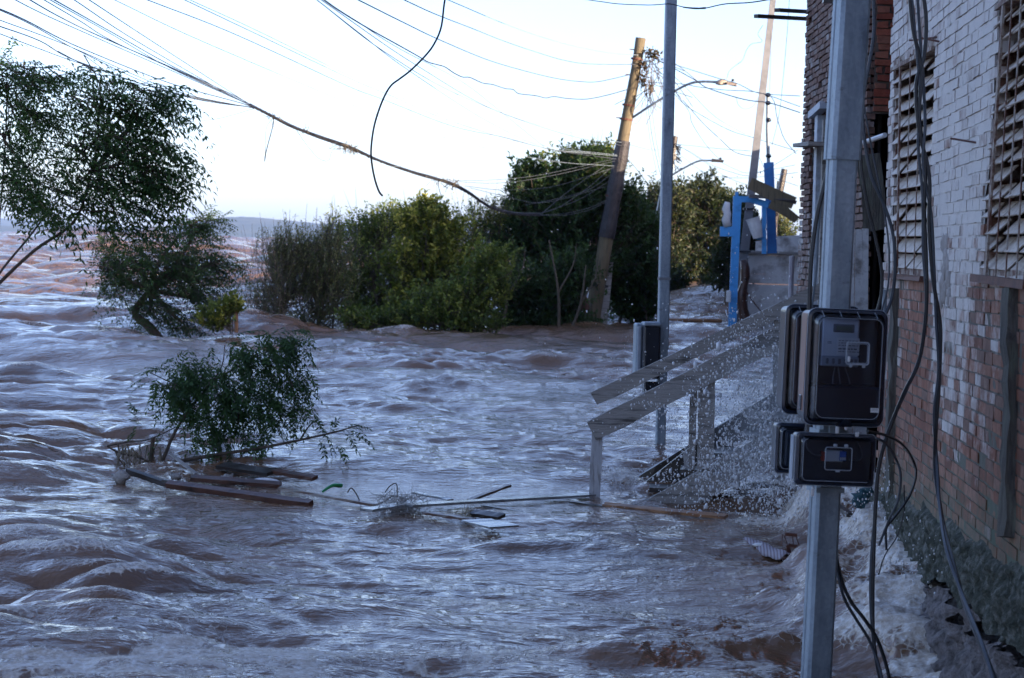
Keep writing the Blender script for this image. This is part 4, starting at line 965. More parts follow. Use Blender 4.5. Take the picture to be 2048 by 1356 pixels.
row("yellow-green leafy bush, brightest of the shrub row, in the middle", 38.5, (850, 660), [(840, 450, 50, 40, .9), (875, 470, 55, 50, 1.1), (830, 530, 70, 55, 1.1), (900, 540, 60, 55, 1), (850, 600, 80, 45, 1.1), (860, 420, 28, 22, .35)],
    560, 'leaf_yel', tw=.40, leaf=(.075, .038), nlf=7, bias=(.1, 0, .5), stems=6, trunk_r=.03, bare=25)
row("dense low green bush left of the dark evergreen", 36.6, (930, 662), [(900, 610, 70, 40, 1), (960, 590, 60, 50, 1), (930, 640, 90, 22, .9), (980, 540, 50, 50, .8), (820, 635, 60, 22, .6), (730, 640, 60, 18, .6)],
    520, 'leaf_mid', tw=.36, leaf=(.06, .03), nlf=8, bias=(0, 0, .4), stems=7, trunk_r=.03)
row("pale twiggy bush top showing behind the yellow-green bush, under the cable bundle", 42.0, (960, 655), [(950, 450, 50, 35, 1), (1000, 440, 45, 35, 1), (930, 490, 60, 40, 1), (990, 510, 60, 50, 1)], 260, 'leaf_yel', tw=.5, leaf=(.05, .018), nlf=6, bias=(0, 0, .7), stems=5, trunk_r=.03, bare=50)
row("tall dark evergreen tree of the row, its crown top catching yellow sunlight", 42.0, (1130, 660), [(1160, 360, 70, 55, 1.3), (1080, 390, 60, 50, 1.2), (1190, 330, 45, 35, .6), (1050, 420, 45, 40, .7), (1120, 440, 90, 60, 1.8), (1210, 420, 60, 60, 1.2), (1040, 480, 60, 50, 1), (1150, 520, 110, 60, 1.8), (1250, 430, 40, 45, .7), (1060, 350, 25, 25, .3)],
    1150, 'leaf_dark', cat="tree", tw=.5, leaf=(.085, .036), nlf=8, bias=(.05, 0, .3), stems=4, trunk_r=.07, twmat='bark')
row("sunlit yellow crown of a tree poking up behind the dark evergreen, with long bare shoots", 46.0, (1170, 650), [(1180, 325, 55, 25, 1), (1150, 340, 50, 28, 1), (1210, 345, 40, 30, .8)], 170, 'leaf_yel', cat="tree", tw=.5, leaf=(.08, .034), nlf=7, bias=(.1, 0, .5), stems=3, trunk_r=.05, bare=70, twmat='bark')
row("dark green bush with pale stems left of the leaning pole foot", 39.5, (1080, 662), [(1040, 590, 60, 50, 1), (1100, 600, 60, 50, 1), (1140, 560, 50, 50, .8), (1060, 645, 70, 22, .9), (1130, 648, 60, 18, .7), (1010, 560, 40, 50, .7)],
    620, 'leaf_dark', tw=.42, leaf=(.07, .03), nlf=8, bias=(0, 0, .4), stems=8, trunk_r=.035)
row("dark green bush at the shrub row's right end, right of the leaning pole", 43.0, (1260, 640), [(1270, 520, 45, 60, 1.2), (1250, 590, 45, 45, 1), (1290, 580, 30, 50, .7), (1280, 460, 35, 40, .6), (1240, 470, 30, 40, .4), (1285, 620, 30, 22, .4)],
    560, 'leaf_dark', tw=.45, leaf=(.085, .036), nlf=8, bias=(.05, 0, .3), stems=6, trunk_r=.05, twmat='bark')
for i, (x0, y0, x1, y1, lab) in enumerate(((1118, 655, 1098, 480, "pale bare stem leaning left under the evergreen"), (1132, 655, 1172, 530, "pale bare forked stem leaning right beside the wooden pole"), (1000, 655, 1012, 500, "thin pale stem between the green bushes"))):
    q = MB(); a, b = P(x0, y0, 38.6), P(x1, y1, 38.6); a[2] = -.2; m_ = (a + b) / 2 + [.08, 0, 0]
    q.tube(smooth_path([a, m_, b], 6), np.linspace(.035, .012, 13), 6); q.tube(smooth_path([m_, m_ + [.25, .1, .5], m_ + [.3, .1, .9]], 5), np.linspace(.02, .006, 11), 5); tag(q.build("dead_sapling", M['twig']), lab, "branch")
# far trees closing the drowned street
M['leaf_far'] = leafmat("leaf_far", (.010, .020, .008), (.022, .036, .012), (.06, .07, .022), .2)  # leaf colour darkened to stand in for shade on the far trees
FARG = "trees closing the end of the street"
def far(lab, Y, b, lobes, n, mat, **k): return plant("street_end_tree", lab, "tree", Y, b, lobes, n, mat, 'simple', group=FARG, bz=0.0, twmat='bark', **k)
far("olive tree with thin sunlit top left of the slim steel pole's far side", 78, (1330, 580), [(1320, 410, 45, 35, 1), (1300, 440, 40, 40, 1), (1340, 440, 45, 45, 1), (1320, 510, 50, 50, 1)], 330, 'leaf_far', tw=.9, leaf=(.13, .06), nlf=8, stems=3, trunk_r=.1, bare=15, twr=.01)
far("rounded dark tree closing the end of the street right of the slim steel pole", 84, (1400, 580), [(1400, 400, 50, 35, 1.2), (1370, 440, 50, 40, 1), (1430, 430, 40, 45, 1), (1400, 490, 70, 50, 1.5), (1385, 545, 70, 35, 1.2), (1440, 530, 40, 45, .8)],
    640, 'leaf_far', tw=.95, leaf=(.15, .07), nlf=8, stems=3, trunk_r=.12, bare=20, twr=.01)
far("low dark bushes on the waterline at the end of the street", 70, (1330, 590), [(1320, 560, 35, 30, 1), (1345, 570, 25, 20, 1), (1430, 575, 40, 14, .6)], 170, 'leaf_far', tw=.8, leaf=(.13, .06), nlf=8, stems=3, trunk_r=.08, twr=.01)
far("dark tree behind the blue frame, just left of the leaning concrete pole", 60, (1470, 590), [(1465, 480, 25, 50, 1), (1450, 540, 25, 45, 1), (1480, 440, 20, 35, .7), (1500, 470, 22, 40, .7)], 260, 'leaf_far', tw=.7, leaf=(.12, .055), nlf=8, stems=3, trunk_r=.08, twr=.01)
far("pale scrubby tree glimpsed past the blue post, right of the white wall", 90, (1570, 560), [(1560, 450, 18, 30, 1), (1575, 470, 18, 25, 1)], 60, 'leaf_grey', tw=.8, leaf=(.12, .05), nlf=6, stems=2, trunk_r=.08, twr=.01)

# ------------------------------------------------------------------ torn branch caught in the drift
M['wood_wet'] = simple("wet_whitish_board", (.15, .16, .16), (.22, .23, .24), 9, .12, bump=.001, c3=(.07, .06, .06), spec=.9)
M['cloth_dirty'] = simple("dirty_pale_stuff", (.30, .28, .25), (.42, .40, .38), 20, .7, bump=.02)
def torn_branch():
    Y = 14.0; t = thing("torn_branch", W(325, 935), "torn green leafy branch caught upright in the floating boards", "branch")
    wd = MB(); lf = MB()
    p = lambda a, b, d=0: P(a, b, Y + d)
    wd.tube(smooth_path([p(318, 940), p(350, 925), p(430, 910), p(520, 896), p(600, 880), p(670, 864), p(718, 850)], 5), np.linspace(.017, .004, 31), 7)
    wd.tube(smooth_path([p(318, 938), p(332, 905), p(348, 868), p(385, 810, .1), p(430, 760, .2)], 5), np.linspace(.014, .006, 21), 6)
    wd.tube(smooth_path([p(214, 892), p(255, 884), p(300, 878), p(360, 850)], 5), np.linspace(.006, .004, 16), 5)
    wd.tube(smooth_path([p(214, 892), p(238, 905), p(280, 915), p(318, 936)], 5), np.linspace(.006, .009, 16), 5)
    wd.tube(smooth_path([p(303, 950), p(302, 915), p(306, 875)], 5), .014, 6)
    for a in ([(430, 760), (500, 720), (560, 690)], [(400, 800), (350, 770), (300, 745)], [(440, 770), (470, 800), (480, 860)], [(600, 880), (620, 850), (640, 838)], [(385, 810), (440, 740), (450, 690)], [(520, 720), (580, 760), (590, 830)]):
        wd.tube(smooth_path([p(x, y, .1) for x, y in a], 5), np.linspace(.007, .003, 11), 5)
    wd.build("branches", M['bark'], t)
    lobes = [(380, 745, 50, 35, .7), (330, 770, 30, 25, .3), (450, 790, 85, 60, 1.8), (520, 740, 70, 45, 1.2), (560, 690, 45, 30, .8), (420, 850, 55, 40, .9), (520, 820, 70, 50, 1.3), (370, 790, 45, 45, .7), (590, 770, 25, 40, .4), (480, 700, 40, 22, .4), (500, 880, 35, 20, .3)]
    tips, idx, cs = lobes_pts(lobes, 760, Y + .1, .7)
    d = unit(np.array([.35, 0, -.55]) + rng.normal(0, .42, tips.shape)); 
    stm = MB()
    fronds(lf, tips, d, rng.uniform(.11, .19, len(tips)), 6, .047, .016, .3, None, stm)
    ex = [(312, 738, -.8, .1), (330, 745, -.5, .3), (345, 730, .2, .5), (300, 755, -.7, -.2), (360, 745, .3, .2), (470, 680, .4, .3), (500, 668, .5, .3), (590, 672, .7, -.2), (605, 700, .6, -.5), (585, 660, .5, .2), (600, 830, .2, -.8), (590, 850, -.2, -.9), (610, 815, .5, -.5),
          (625, 835, .6, -.5), (685, 860, .7, .15), (700, 850, .8, .05), (690, 868, .6, -.5), (705, 862, .8, -.25), (660, 862, .2, .5), (655, 868, .3, -.7), (680, 885, .4, -.6), (285, 850, -.4, .5), (262, 882, .1, .5), (280, 830, -.3, .6), (345, 850, .1, .6), (330, 860, -.3, -.4), (450, 895, 0, -.8), (420, 900, .1, -.8), (640, 880, .3, -.5)]
    ex = ex * 2; bp = np.array([p(a + rng.normal(0, 5), b + rng.normal(0, 5), rng.normal(0, .05)) for a, b, _, _ in ex]); dd = np.array([[c, rng.normal(0, .4), e] for _, _, c, e in ex])
    fronds(lf, bp, dd, rng.uniform(.11, .17, len(bp)), 6, .045, .015, .3, None, stm)
    lf.build("foliage", M['leaf_pin'], t); stm.build("leaf_stalks", M['leaf_pin'], t)
    rg = MB()
    for _ in range(46):
        a, b = rng.uniform(228, 320), rng.uniform(885, 930); q = p(a, b, rng.normal(0, .04)); rg.tube([q, q + [rng.normal(0, .02), rng.normal(0, .02), -rng.uniform(.03, .09)], q + [rng.normal(0, .03), 0, -rng.uniform(.08, .15)]], [.006, .004, .001], 4)
    rg.build("clinging_weed", simple("dead_weed", (.12, .10, .06), (.25, .22, .17), 20, .8), t)
torn_branch()

# ================================================================== FLOATING DRIFT
DG = "floating boards of the debris raft"
def board(lab, a, b, wpx, hpx, mat, up=(0, 0, 1), z=.02, mid=None, name="floating_board", tilt=0.0):
    A, B = W(*a), W(*b); A[2] = z; B[2] = z
    if mid is not None: A[2], B[2] = mid[0] * .7 + .022, mid[1] * .7 + .018
    d = (B - A) / np.linalg.norm(B - A); s = np.cross(d, (0, 0, 1)); u = np.array([0, 0, 1]) * math.cos(tilt) + s * math.sin(tilt)
    k = np.linalg.norm(A) / F; m = MB(); n = 8; pts = [A + (B - A) * t  for t in np.linspace(0, 1, n)]
    m.plank(pts, wpx, hpx * k * .55, up=u, jit=.0012); o = m.build(name, M[mat]); return tag(o, lab, "board", DG)
board("long brown painted board with one rounded end, largest and nearest of the raft's left half", (335, 986), (622, 1012), .05, 20, 'wood_brown', mid=(.045, -.01), tilt=.3)
board("brown rounded board floating just behind the largest brown board", (384, 969), (560, 978), .07, 14, 'wood_brown', mid=(.03, .01), tilt=.2)
board("short black board at the far left end of the debris raft", (256, 960), (334, 976), .03, 20, 'wood_dark', mid=(.05, .01), tilt=.3)
board("thin black lath running from the short black board behind the big brown board", (325, 976), (402, 982), .03, 10, 'wood_dark', mid=(.03, .02))
board("dark grey flat board below the torn branch, upper edge of the raft", (442, 944), (545, 958), .10, 12, 'wood_dark', mid=(.03, .03), tilt=.2)
board("thin black lath poking right from the dark grey flat board", (520, 953), (562, 951), .02, 5, 'wood_dark', mid=(.04, .045))
board("dark brown board lying behind the foam patch, right of the dark grey board", (548, 957), (630, 966), .06, 13, 'wood_brown', mid=(.035, .02), tilt=.2)
board("long thin brown board slanting right towards the twig clump", (560, 988), (752, 1022), .035, 9, 'wood_brown', mid=(.02, .02))
board("wet white-topped board whose left tip ends the raft's front corner", (732, 1036), (842, 1022), .09, 9, 'wood_wet', mid=(.03, .05))
board("longest wet board running right from the twig clump to the stair post", (815, 1030), (1182, 1002), .09, 9, 'wood_wet', mid=(.045, .03))
board("thin pale lath behind the twig clump", (828, 1002), (900, 1013), .05, 6, 'wood_wet', mid=(.04, .03))
board("brown stick rising to the right behind the longest wet board", (938, 1013), (1018, 993), .03, 9, 'wood_brown', mid=(.02, .07))
board("brown board half sunk below the longest wet board", (850, 1036), (946, 1049), .05, 9, 'wood_brown', mid=(.01, .01))
board("stubby dark block right of the grass lump, above the white panel", (945, 1041), (1003, 1048), .07, 13, 'wood_dark', mid=(.03, .03), tilt=.2)
board("small pale flat panel at the raft's right front corner", (952, 1056), (1008, 1067), .20, 6, 'wood_wet', mid=(.03, .025))
board("very thin lath under the right half of the longest wet board", (965, 1024), (1072, 1037), .03, 5, 'wood_dark', mid=(.02, .01))
board("dark lath just right of the stair's lowest post", (1140, 1016), (1215, 1023), .04, 7, 'wood_dark', mid=(.02, .01))
board("orange-brown raw timber floating below the stair", (1208, 1022), (1452, 1045), .05, 11, 'wood_orange', mid=(.02, .02), tilt=.2)
board("thin grey stick slanting into the water below the torn branch's foot", (342, 932), (392, 956), .02, 7, 'wood_grey', mid=(.08, .01))
q = MB(); a = W(1330, 652); b = W(1442, 653); a[2] = b[2] = .12; q.tube([a, (a + b) / 2, b], .045, 7); tag(q.build("floating_log", M['wood_orange']), "pale log floating across the drowned street behind the slim steel pole", "log")
def tangle():
    t = thing("twig_clump", W(810, 1020), "clump of pale grass and bent twigs snagged on the wet boards", "debris")
    m = MB()
    for _ in range(330):
        c = W(800 + np.clip(rng.normal(0, 24), -45, 45), 1022 + np.clip(rng.normal(0, 5), -9, 9)); c[2] = min(abs(rng.normal(.03, .03)), .07); d = rng.normal(0, 1, 3); d[2] = abs(d[2]) * .6; d = unit(d) * rng.uniform(.04, .13)
        m.tube([c, c + d * .5 + rng.normal(0, .01, 3), c + d + [0, 0, -.02]], [.0016, .0013, .0006], 3, False)
    m.build("grass", simple("dead_grass", (.26, .24, .22), (.42, .40, .38), 20, .8), t)
    m = MB(); Y = np.linalg.norm(W(800, 1015)); p = lambda a, b: P(a, b, W(800, 1020)[1] + .05)
    for a in ([(695, 985), (703, 976), (715, 992), (722, 1010)], [(770, 985), (780, 972), (793, 968), (795, 995)], [(740, 1012), (765, 1005), (785, 992), (795, 994)], [(803, 1012), (805, 1000), (806, 994)], [(825, 1020), (826, 1030), (824, 1042)]):
        m = MB(); m.tube(smooth_path([p(*q) for q in a], 5), .0035, 5); m.build("twig", M['bark'], t)
    g = MB(); 
    for _ in range(90):
        c = W(rng.normal(938, 6), rng.normal(1040, 3)); c[2] = abs(rng.normal(.02, .015)); d = unit(rng.normal(0, 1, 3)) * .05; g.tube([c, c + d], .0015, 3, False)
    tag(g.build("grass_lump", simple("tan_grass", (.22, .19, .12), (.32, .28, .2), 20, .8)), "small tan lump of grass beside the stubby dark block", "debris")
    g = MB(); a = W(645, 990); b = W(682, 986); g.tube(smooth_path([a + [0, 0, .02], (a + b) / 2 + [0, 0, .05], b + [0, 0, .045]], 5), np.linspace(.007, .014, 11), 8); t2 = g.build("green_cord", simple("green_plastic", (.02, .22, .07), (.03, .3, .1), 5, .3, bump=0)); tag(t2, "bright green plastic scrap floating among the boards", "debris")
    g = MB(); c = W(530, 972); c[2] = .03; g.blob(c, .06, sc=(1.7, .7, .3), seed=3); tag(g.build("foam_lump", M['cloth_white'], smooth=True), "pale rag or foam lump on the raft behind the long thin brown board", "debris")
    for px, py, s_, lab in ((240, 962, .045, "pale clod caught at the left tip of the short black board"), (452, 968, .045, "pale clod between the short black board and the brown boards"), (350, 960, .03, "small pale clod above the left end of the largest brown board")):
        g = MB(); c = W(px, py); c[2] = .02; g.blob(c, s_, sc=(1.2, .7, .8), seed=px, nz=.6); tag(g.build("debris_clod", M['cloth_dirty'], smooth=True), lab, "debris")
tangle()
def near_debris():
    t = thing("rusty_frame", W(1580, 1112), "small rusty iron frame sticking out of the water left of the near pole", "debris")
    y = W(1580, 1112)[1]; p = lambda a, b, d=0: P(a, b, y + d)
    m = MB(); m.bar(p(1570, 1068), p(1594, 1070), .03, .014); m.bar(p(1577, 1090), p(1612, 1096), .02, .014); m.bar(p(1576, 1090), p(1581, 1125), .02, .016, up=(0, 1, 0)); m.bar(p(1605, 1103), p(1617, 1107), .02, .014); m.build("rail", M['rust'], t)
    m = MB()
    for a, b in (((1568, 1070), (1576, 1092)), ((1592, 1072), (1600, 1096)), ((1585, 1072), (1587, 1092)), ((1590, 1098), (1590, 1118)), ((1597, 1097), (1597, 1117)), ((1584, 1107), (1612, 1108)), ((1565, 1068), (1563, 1090))): m.tube([p(*a), p(*b)], .0022, 4)
    m.build("wire_rods", M['rust'], t)
    mm = NT("striped_cloth"); w_ = mm.n("ShaderNodeTexWave"); w_.inputs["Scale"].default_value = 22; mm.l(mm.coord(), w_.inputs["Vector"]); mm.base(mm.ramp(w_.outputs["Fac"], [(.3, (.20, .15, .17)), (.6, (.36, .33, .36))])); mm.rough(.8)
    A, B = W(1487, 1090), W(1578, 1124); n = 14; U = np.linspace(0, 1, n)[:, None]; V = np.linspace(-1, 1, 7)[None, :]
    d = (B - A); s_ = np.cross(d / np.linalg.norm(d), (0, 0, 1))
    pts = A + d * U[..., None] + s_ * (V[..., None] * .045) + np.array([0, 0, 1.0]) * (.035 * (1 - V ** 2) + .008 * vnoise(U * 9 + V, V * 3, seed=4) + .004)[..., None]
    m = MB(); m.grid(pts); o = m.build("striped_cloth", mm.m, smooth=True); o.modifiers.new("thickness", 'SOLIDIFY').thickness = .006; tag(o, "striped wet cloth trailing in the current left of the rusty frame", "cloth")
    m = MB(); c = P(1500, 1100, W(1500, 1100)[1]); c[2] = .035; m.blob(W(1522, 1104) + [0, 0, .035], .03, sc=(1.8, .8, .4), seed=5); tag(m.build("white_rag", M['cloth_white'], smooth=True), "white rag showing on top of the striped cloth", "cloth")
    m = MB(); y = 9.9
    for k in range(7): c = P(1722 + rng.normal(0, 8), 995 + rng.normal(0, 7), y); m.blob(c, .028, sc=(1, .5, .7), seed=k, nz=.7)
    tag(m.build("teal_bag", simple("teal_plastic_bag", (.02, .07, .09), (.03, .10, .13), 9, .4, bump=.01), smooth=True), "crumpled dark teal bag at the wall foot behind the breaker boxes", "bag")
    m = MB(); m.bar(P(1672, 1010, 10.2), P(1700, 1030, 10.0), .03, .02); tag(m.build("dark_stick", M['wood_dark']), "short dark stick in the white water right of the near pole", "stick")
near_debris()

# ================================================================== POLES, WALL AND WRECKAGE DOWN THE STREET
def leaning_pole():
    Y = 41.0; a, b = P(1281, 76, Y), P(1178, 662, Y); t = thing("wooden_utility_pole", b, "tall weathered wooden utility pole leaning right over the shrub row", "utility pole")
    n = 22; T = np.linspace(0, 1.1, n); pts = b[None] + (a - b)[None] * (T - .1)[:, None] / 1.0; pts = pts + np.stack([.02 * vnoise(T * 5, T * 0, seed=2), T * 0, T * 0], 1)
    r = (.165 + (.098 - .165) * np.clip(T, 0, 1)) * (1 + .04 * vnoise(T * 9, T * 0, seed=6)); m = MB(); m.tube(pts, r, 14); m.build("pole", M['wood_pole'], t, smooth=True)
    m = MB()
    lo, hi = .32, .65
    T = np.linspace(lo, hi, 12); pts = b + (a - b) * T[:, None] + np.array([.02, -.01, 0]); m.tube(pts, (.165 - .067 * T) * (1.10 + .10 * vnoise(T * 30, T * 0, seed=9)), 14); m.build("dark_wrap", simple("tarred_wrap", (.015, .014, .016), (.035, .03, .035), 9, .5, bump=.02), t)
    for py, lab in ((118, 0), (210, 0), (238, 0), (392, 0)):
        f = (662 - py) / (662 - 76); c = b + (a - b) * f; u = (a - b) / np.linalg.norm(a - b); m = MB(); m.tube([c - u * .018, c + u * .018], (.165 - .067 * f) * 1.10, 14); m.build("band", M['rust'], t)
    for py, dx, s_ in ((100, -.17, .05), (150, -.16, .05), (236, -.2, .05), (300, -.2, .06)):
        f = (662 - py) / (662 - 76); c = b + (a - b) * f; m = MB(); m.bar(c, c + [dx, -.02, .01], .02, .02); m.build("peg", M['rust'], t)
    # dead vine snagged beside the top
    v = thing("dead_vine", P(1300, 160, Y), "tangle of dead brown leaves and strands hanging beside the leaning pole's top", "dead vine"); m = MB(); lf = MB()
    B, D = [], []
    for _ in range(46):
        s0 = P(rng.normal(1306, 11), rng.uniform(98, 175), Y - .1); d = np.array([rng.normal(0, .35), rng.normal(0, .2), -rng.uniform(.1, .8)]); pts = smooth_path([s0, s0 + d * .5 + rng.normal(0, .06, 3), s0 + d], 4); m.tube(pts, .007, 3, False)
    for cx, cy, s_, n_ in ((1300, 108, 7, 70), (1290, 132, 6, 60), (1284, 160, 5, 55), (1310, 112, 6, 40), (1298, 175, 5, 25)):
        for _ in range(n_): B.append(P(rng.normal(cx, s_), rng.normal(cy, s_), Y - .1)); D.append(rng.normal(0, 1, 3))
    B = np.array(B); D = np.array(D); leaf_quads(lf, B, D, rng.normal(size=D.shape), rng.uniform(.05, .12, len(B)), rng.uniform(.03, .06, len(B)), rng.random(len(B)))
    m.build("strands", M['bark'], v); lf.build("dead_leaves", M['leaf_dead'], v)
    s_ = MB(); s_.plank([P(1216, 523, Y + .5), P(1203, 668, Y + .5)], .20, .16, up=(0, -1, 0), jit=.004); o = thing("stub_post", P(1203, 662, Y + .5), "short grey stub post strapped to the foot of the leaning wooden pole", "post"); s_.build("post", M['wood_grey'], o)
    s_ = MB(); s_.tube([P(1188, 570, Y - .25), P(1214, 573, Y + .3)], .03, 6); s_.build("strap", M['cable'], o)
    s_ = MB(); T = np.linspace(0, 1, 8); s_.tube([P(1167 + 2 * math.sin(t * 7), 592 + 78 * t, Y - .6) for t in T], [.05, .09, .10, .08, .11, .12, .12, .13], 9); tag(s_.build("tree_stump", simple("red_brown_stump", (.09, .045, .03), (.15, .08, .055), 9, .9, bump=.02), smooth=True), "knobbly red-brown stump left of the leaning wooden pole's foot", "stump")
    # street lamp on its long arm
    t = thing("street_lamp", P(1262, 237, Y), "broken street lamp on a long curved arm fixed to the leaning wooden pole", "street lamp")
    m = MB(); m.tube(smooth_path([P(1261, 238, Y), P(1300, 212, Y - .3), P(1346, 184, Y - .5), P(1380, 167, Y - .7), P(1405, 163, Y - .8), P(1434, 164, Y - .9)], 5), .024, 7); m.build("arm", M['galv'], t)
    m = MB(); m.blob(P(1444, 165, Y - .95), .12, sc=(1, .6, .5), seed=4, nz=.3); m.build("lamp_head", simple("tan_lamp_head", (.30, .24, .18), (.42, .36, .29), 9, .6), t, smooth=True)
    m = MB(); m.box(P(1463, 168, Y - 1), .20, .12, .07, jit=.012); m.build("broken_glass_ring", simple("tan_ring", (.28, .22, .18), (.38, .32, .28), 9, .5), t)
    m = MB(); m.tube([P(1466, 163, Y - 1), P(1466, 158, Y - 1)], .03, 7); m.build("photocell", M['black'], t)
leaning_pole()
def poles_beyond():
    Y = 58.0; b, a = P(1318, 450, Y), P(1349, 272, Y); t = thing("wooden_utility_pole", b, "dark wooden utility pole mostly hidden behind the slim steel pole", "utility pole")
    m = MB(); lo = b + (b - a) * .9; m.tube([lo, b, a], [.17, .15, .10], 10); m.build("pole", M['wood_dark'], t)
    m = MB()
    for _ in range(26):
        s0 = P(rng.uniform(1346, 1352), rng.uniform(285, 335), Y - .2); m.tube([s0, s0 + [rng.uniform(0, .15), 0, rng.normal(-.05, .08)], s0 + [rng.uniform(.05, .2), 0, rng.normal(-.12, .08)]], .014, 3)
    m.build("cable_tails", M['cable'], t)
    t2 = thing("street_lamp", P(1340, 352, Y), "smaller far street lamp on a thin arm just right of the slim steel pole", "street lamp")
    m = MB(); m.tube(smooth_path([P(1336, 355, Y), P(1370, 335, Y - .3), P(1398, 322, Y - .5), P(1425, 321, Y - .6)], 5), .026, 6); m.build("arm", M['galv'], t2)
    m = MB(); m.box(P(1435, 322, Y - .6), .30, .12, .08, jit=.012); m.build("lamp_head", M['wood_dark'], t2); m = MB(); m.tube([P(1441, 320, Y - .6), P(1441, 315, Y - .6)], .03, 6); m.build("photocell", M['black'], t2)
    Y = 42.5; b, a = P(1478, 600, Y), P(1547, -10, Y); t = thing("concrete_pole", b, "pale concrete utility pole leaning right behind the blue frame", "utility pole")
    u = a - b; m = MB(); x = np.array([1, 0, 0.]); top = a + u * .12; lo = b - u * .12
    m.plank([lo, b, a, top], [.19, .18, .115, .105], [.18, .17, .11, .10], up=(0, -1, 0)); m.build("pole", M['concrete'], t)
    for f in (.16, .30): 
        c = b + u * f; m = MB(); m.box(c, .24, .24, .03); m.build("band", M['cable'], t)
    for (x0, y0, x1, y1, Y_, r, lab) in ((1569, 338, 1552, 425, 75, .11, "far thin wooden pole leaning right beyond the loose roof boards"), (1557, 362, 1553, 425, 80, .06, "very thin far pole just left of the far leaning wooden pole")):
        m = MB(); a = P(x0, y0, Y_); b = P(x1, y1, Y_); m.tube([b + (b - a) * 1.2, b, a], [r * 1.2, r * 1.1, r], 8); tag(m.build("far_pole", M['wood_dark']), lab, "utility pole")
    m = MB(); Y = 41.6
    t = thing("blue_service_post", P(1541, 500, Y), "deep blue service post topped by a thin pale pipe with black insulators", "utility pole")
    m.plank([P(1544, 506, Y), P(1542, 440, Y), P(1537, 326, Y)], [.19, .18, .19], .15, up=(0, -1, 0), jit=.006); m.build("post", M['blue_deep'], t)
    m = MB(); m.tube([P(1537, 330, Y), P(1535, 260, Y), P(1536, 186, Y)], .034, 8); m.build("pipe", M['cable_pale'], t)
    for x, y in ((1536, 190), (1536, 206), (1537, 240), (1537, 312)):
        m = MB(); m.blob(P(x, y, Y - .03), .055, sc=(1, 1, .8), nz=.1, seed=2); m.build("insulator", M['black'], t, smooth=True)
    Y = 41.0; t = thing("painted_timber_structure", P(1466, 670, Y), "light blue painted frame of posts and beams leaning by the drowned street", "frame")
    m = MB(); m.plank([P(1463, 690, Y), P(1468, 560, Y), P(1475, 392, Y)], [.15, .155, .16], .12, up=(0, -1, 0), jit=.003); m.build("post", M['blue'], t)
    m = MB(); m.plank([P(1473, 384, Y), P(1474, 396, Y)], .06, .06, up=(0, -1, 0)); m.build("post_tip", M['blue'], t)
    m = MB(); m.plank([P(1470, 398, Y), P(1500, 399, Y), P(1536, 410, Y)], .12, .11, jit=.006); m.build("top_beam", M['blue'], t)
    m = MB(); m.plank([P(1440, 463, Y), P(1470, 463, Y)], .15, .19, jit=.002); m.build("side_arm", M['blue'], t)
    m = MB(); m.plank([P(1528, 405, Y), P(1528, 508, Y)], .08, .09, up=(0, -1, 0), jit=.003); m.build("post", M['blue'], t)
    m = MB(); m.plank([P(1511, 475, Y), P(1530, 475, Y)], .08, .08, jit=.002); m.build("side_arm", M['blue'], t)
    m = MB(); m.tube([P(1455, 453, Y - .05), P(1452, 440, Y - .05), P(1455, 428, Y - .05), P(1452, 418, Y - .05), P(1455, 404, Y - .05)], [.075, .085, .07, .078, .05], 10); tag(m.build("white_bundle", M['cloth_white'], smooth=True), "white wrapped bundle standing on the blue frame's left arm", "bundle")
    m = MB(); c = P(1512, 458, Y - .1); d = P(1506, 438, Y - .1); m.tube([P(1516, 476, Y - .1), c, d], [.09, .12, .13], 14); bk = thing("white_bucket", c, "tilted white bucket hung inside the blue frame", "bucket"); m.build("body", M['cloth_white'], bk); m = MB(); u = (d - c) / np.linalg.norm(d - c); m.tube([d, d + u * .02], [.142, .142], 14); m.build("rim", M['white_plastic'], bk)
    for pts, w, th, lab, mt in (([(1500, 366), (1545, 388), (1588, 407)], .05, .22, "weathered roof board slanting down right from the concrete pole, topmost of three", 'wood_pole'), ([(1498, 392), (1545, 396), (1592, 405)], .06, .07, "thin dark batten lying flat on the blue frame, under the weathered roof board", 'wood_dark'), ([(1540, 408), (1566, 420), (1594, 440)], .05, .16, "lowest broken roof board, ending against the brown house", 'wood_pole')):
        m = MB(); m.plank([P(a, b, Y - .2) for a, b in pts], w, th, jit=.008); tag(m.build("roof_board", M[mt]), lab, "board", "loose boards above the blue frame")
    t = thing("block_wall", P(1535, 640, 43), "stained whitewashed block wall with a dark crack beyond the stair", "wall")
    wm = simple("stained_whitewash", (.68, .68, .67), (.80, .79, .78), 2.2, .85, bump=.004, c3=(.20, .16, .13))
    Yw = 43.0; x0, x1 = P(1490, 560, Yw)[0], P(1592, 560, Yw)[0]; zt = P(1530, 507, Yw)[2]; zc = P(1530, 560, Yw)[2]
    m = MB(); nb = 0; bh = .19; z = -.4
    while z < zt - .02:
        h = min(bh, zt - z); x = x0 - (.2 if nb % 2 else 0)
        while x < x1 + 1.2:
            xa, xb = max(x, x0), x + .4
            if xb > xa + .03: m.box([(xa + xb) / 2, Yw + rng.normal(0, .003), z + h / 2 + (.018 if z > zc - .1 else 0)], xb - xa - .0025, .14, h - .0025, jit=.001)
            x += .4
        z += h; nb += 1
    m.build("lower_wall", wm, t)
    m = MB(); xa = P(1512, 485, Yw + .3)[0]; za, zb = P(1550, 507, Yw + .3)[2], P(1550, 472, Yw + .3)[2]; m.prism([(xa, Yw + .3, za), (x1 + 1, Yw + .3, za), (x1 + 1, Yw + .3, zb + .1), (P(1560, 470, Yw + .3)[0], Yw + .3, zb), (xa, Yw + .3, zb - .12)], (0, .14, 0)); m.build("upper_wall", wm, t)
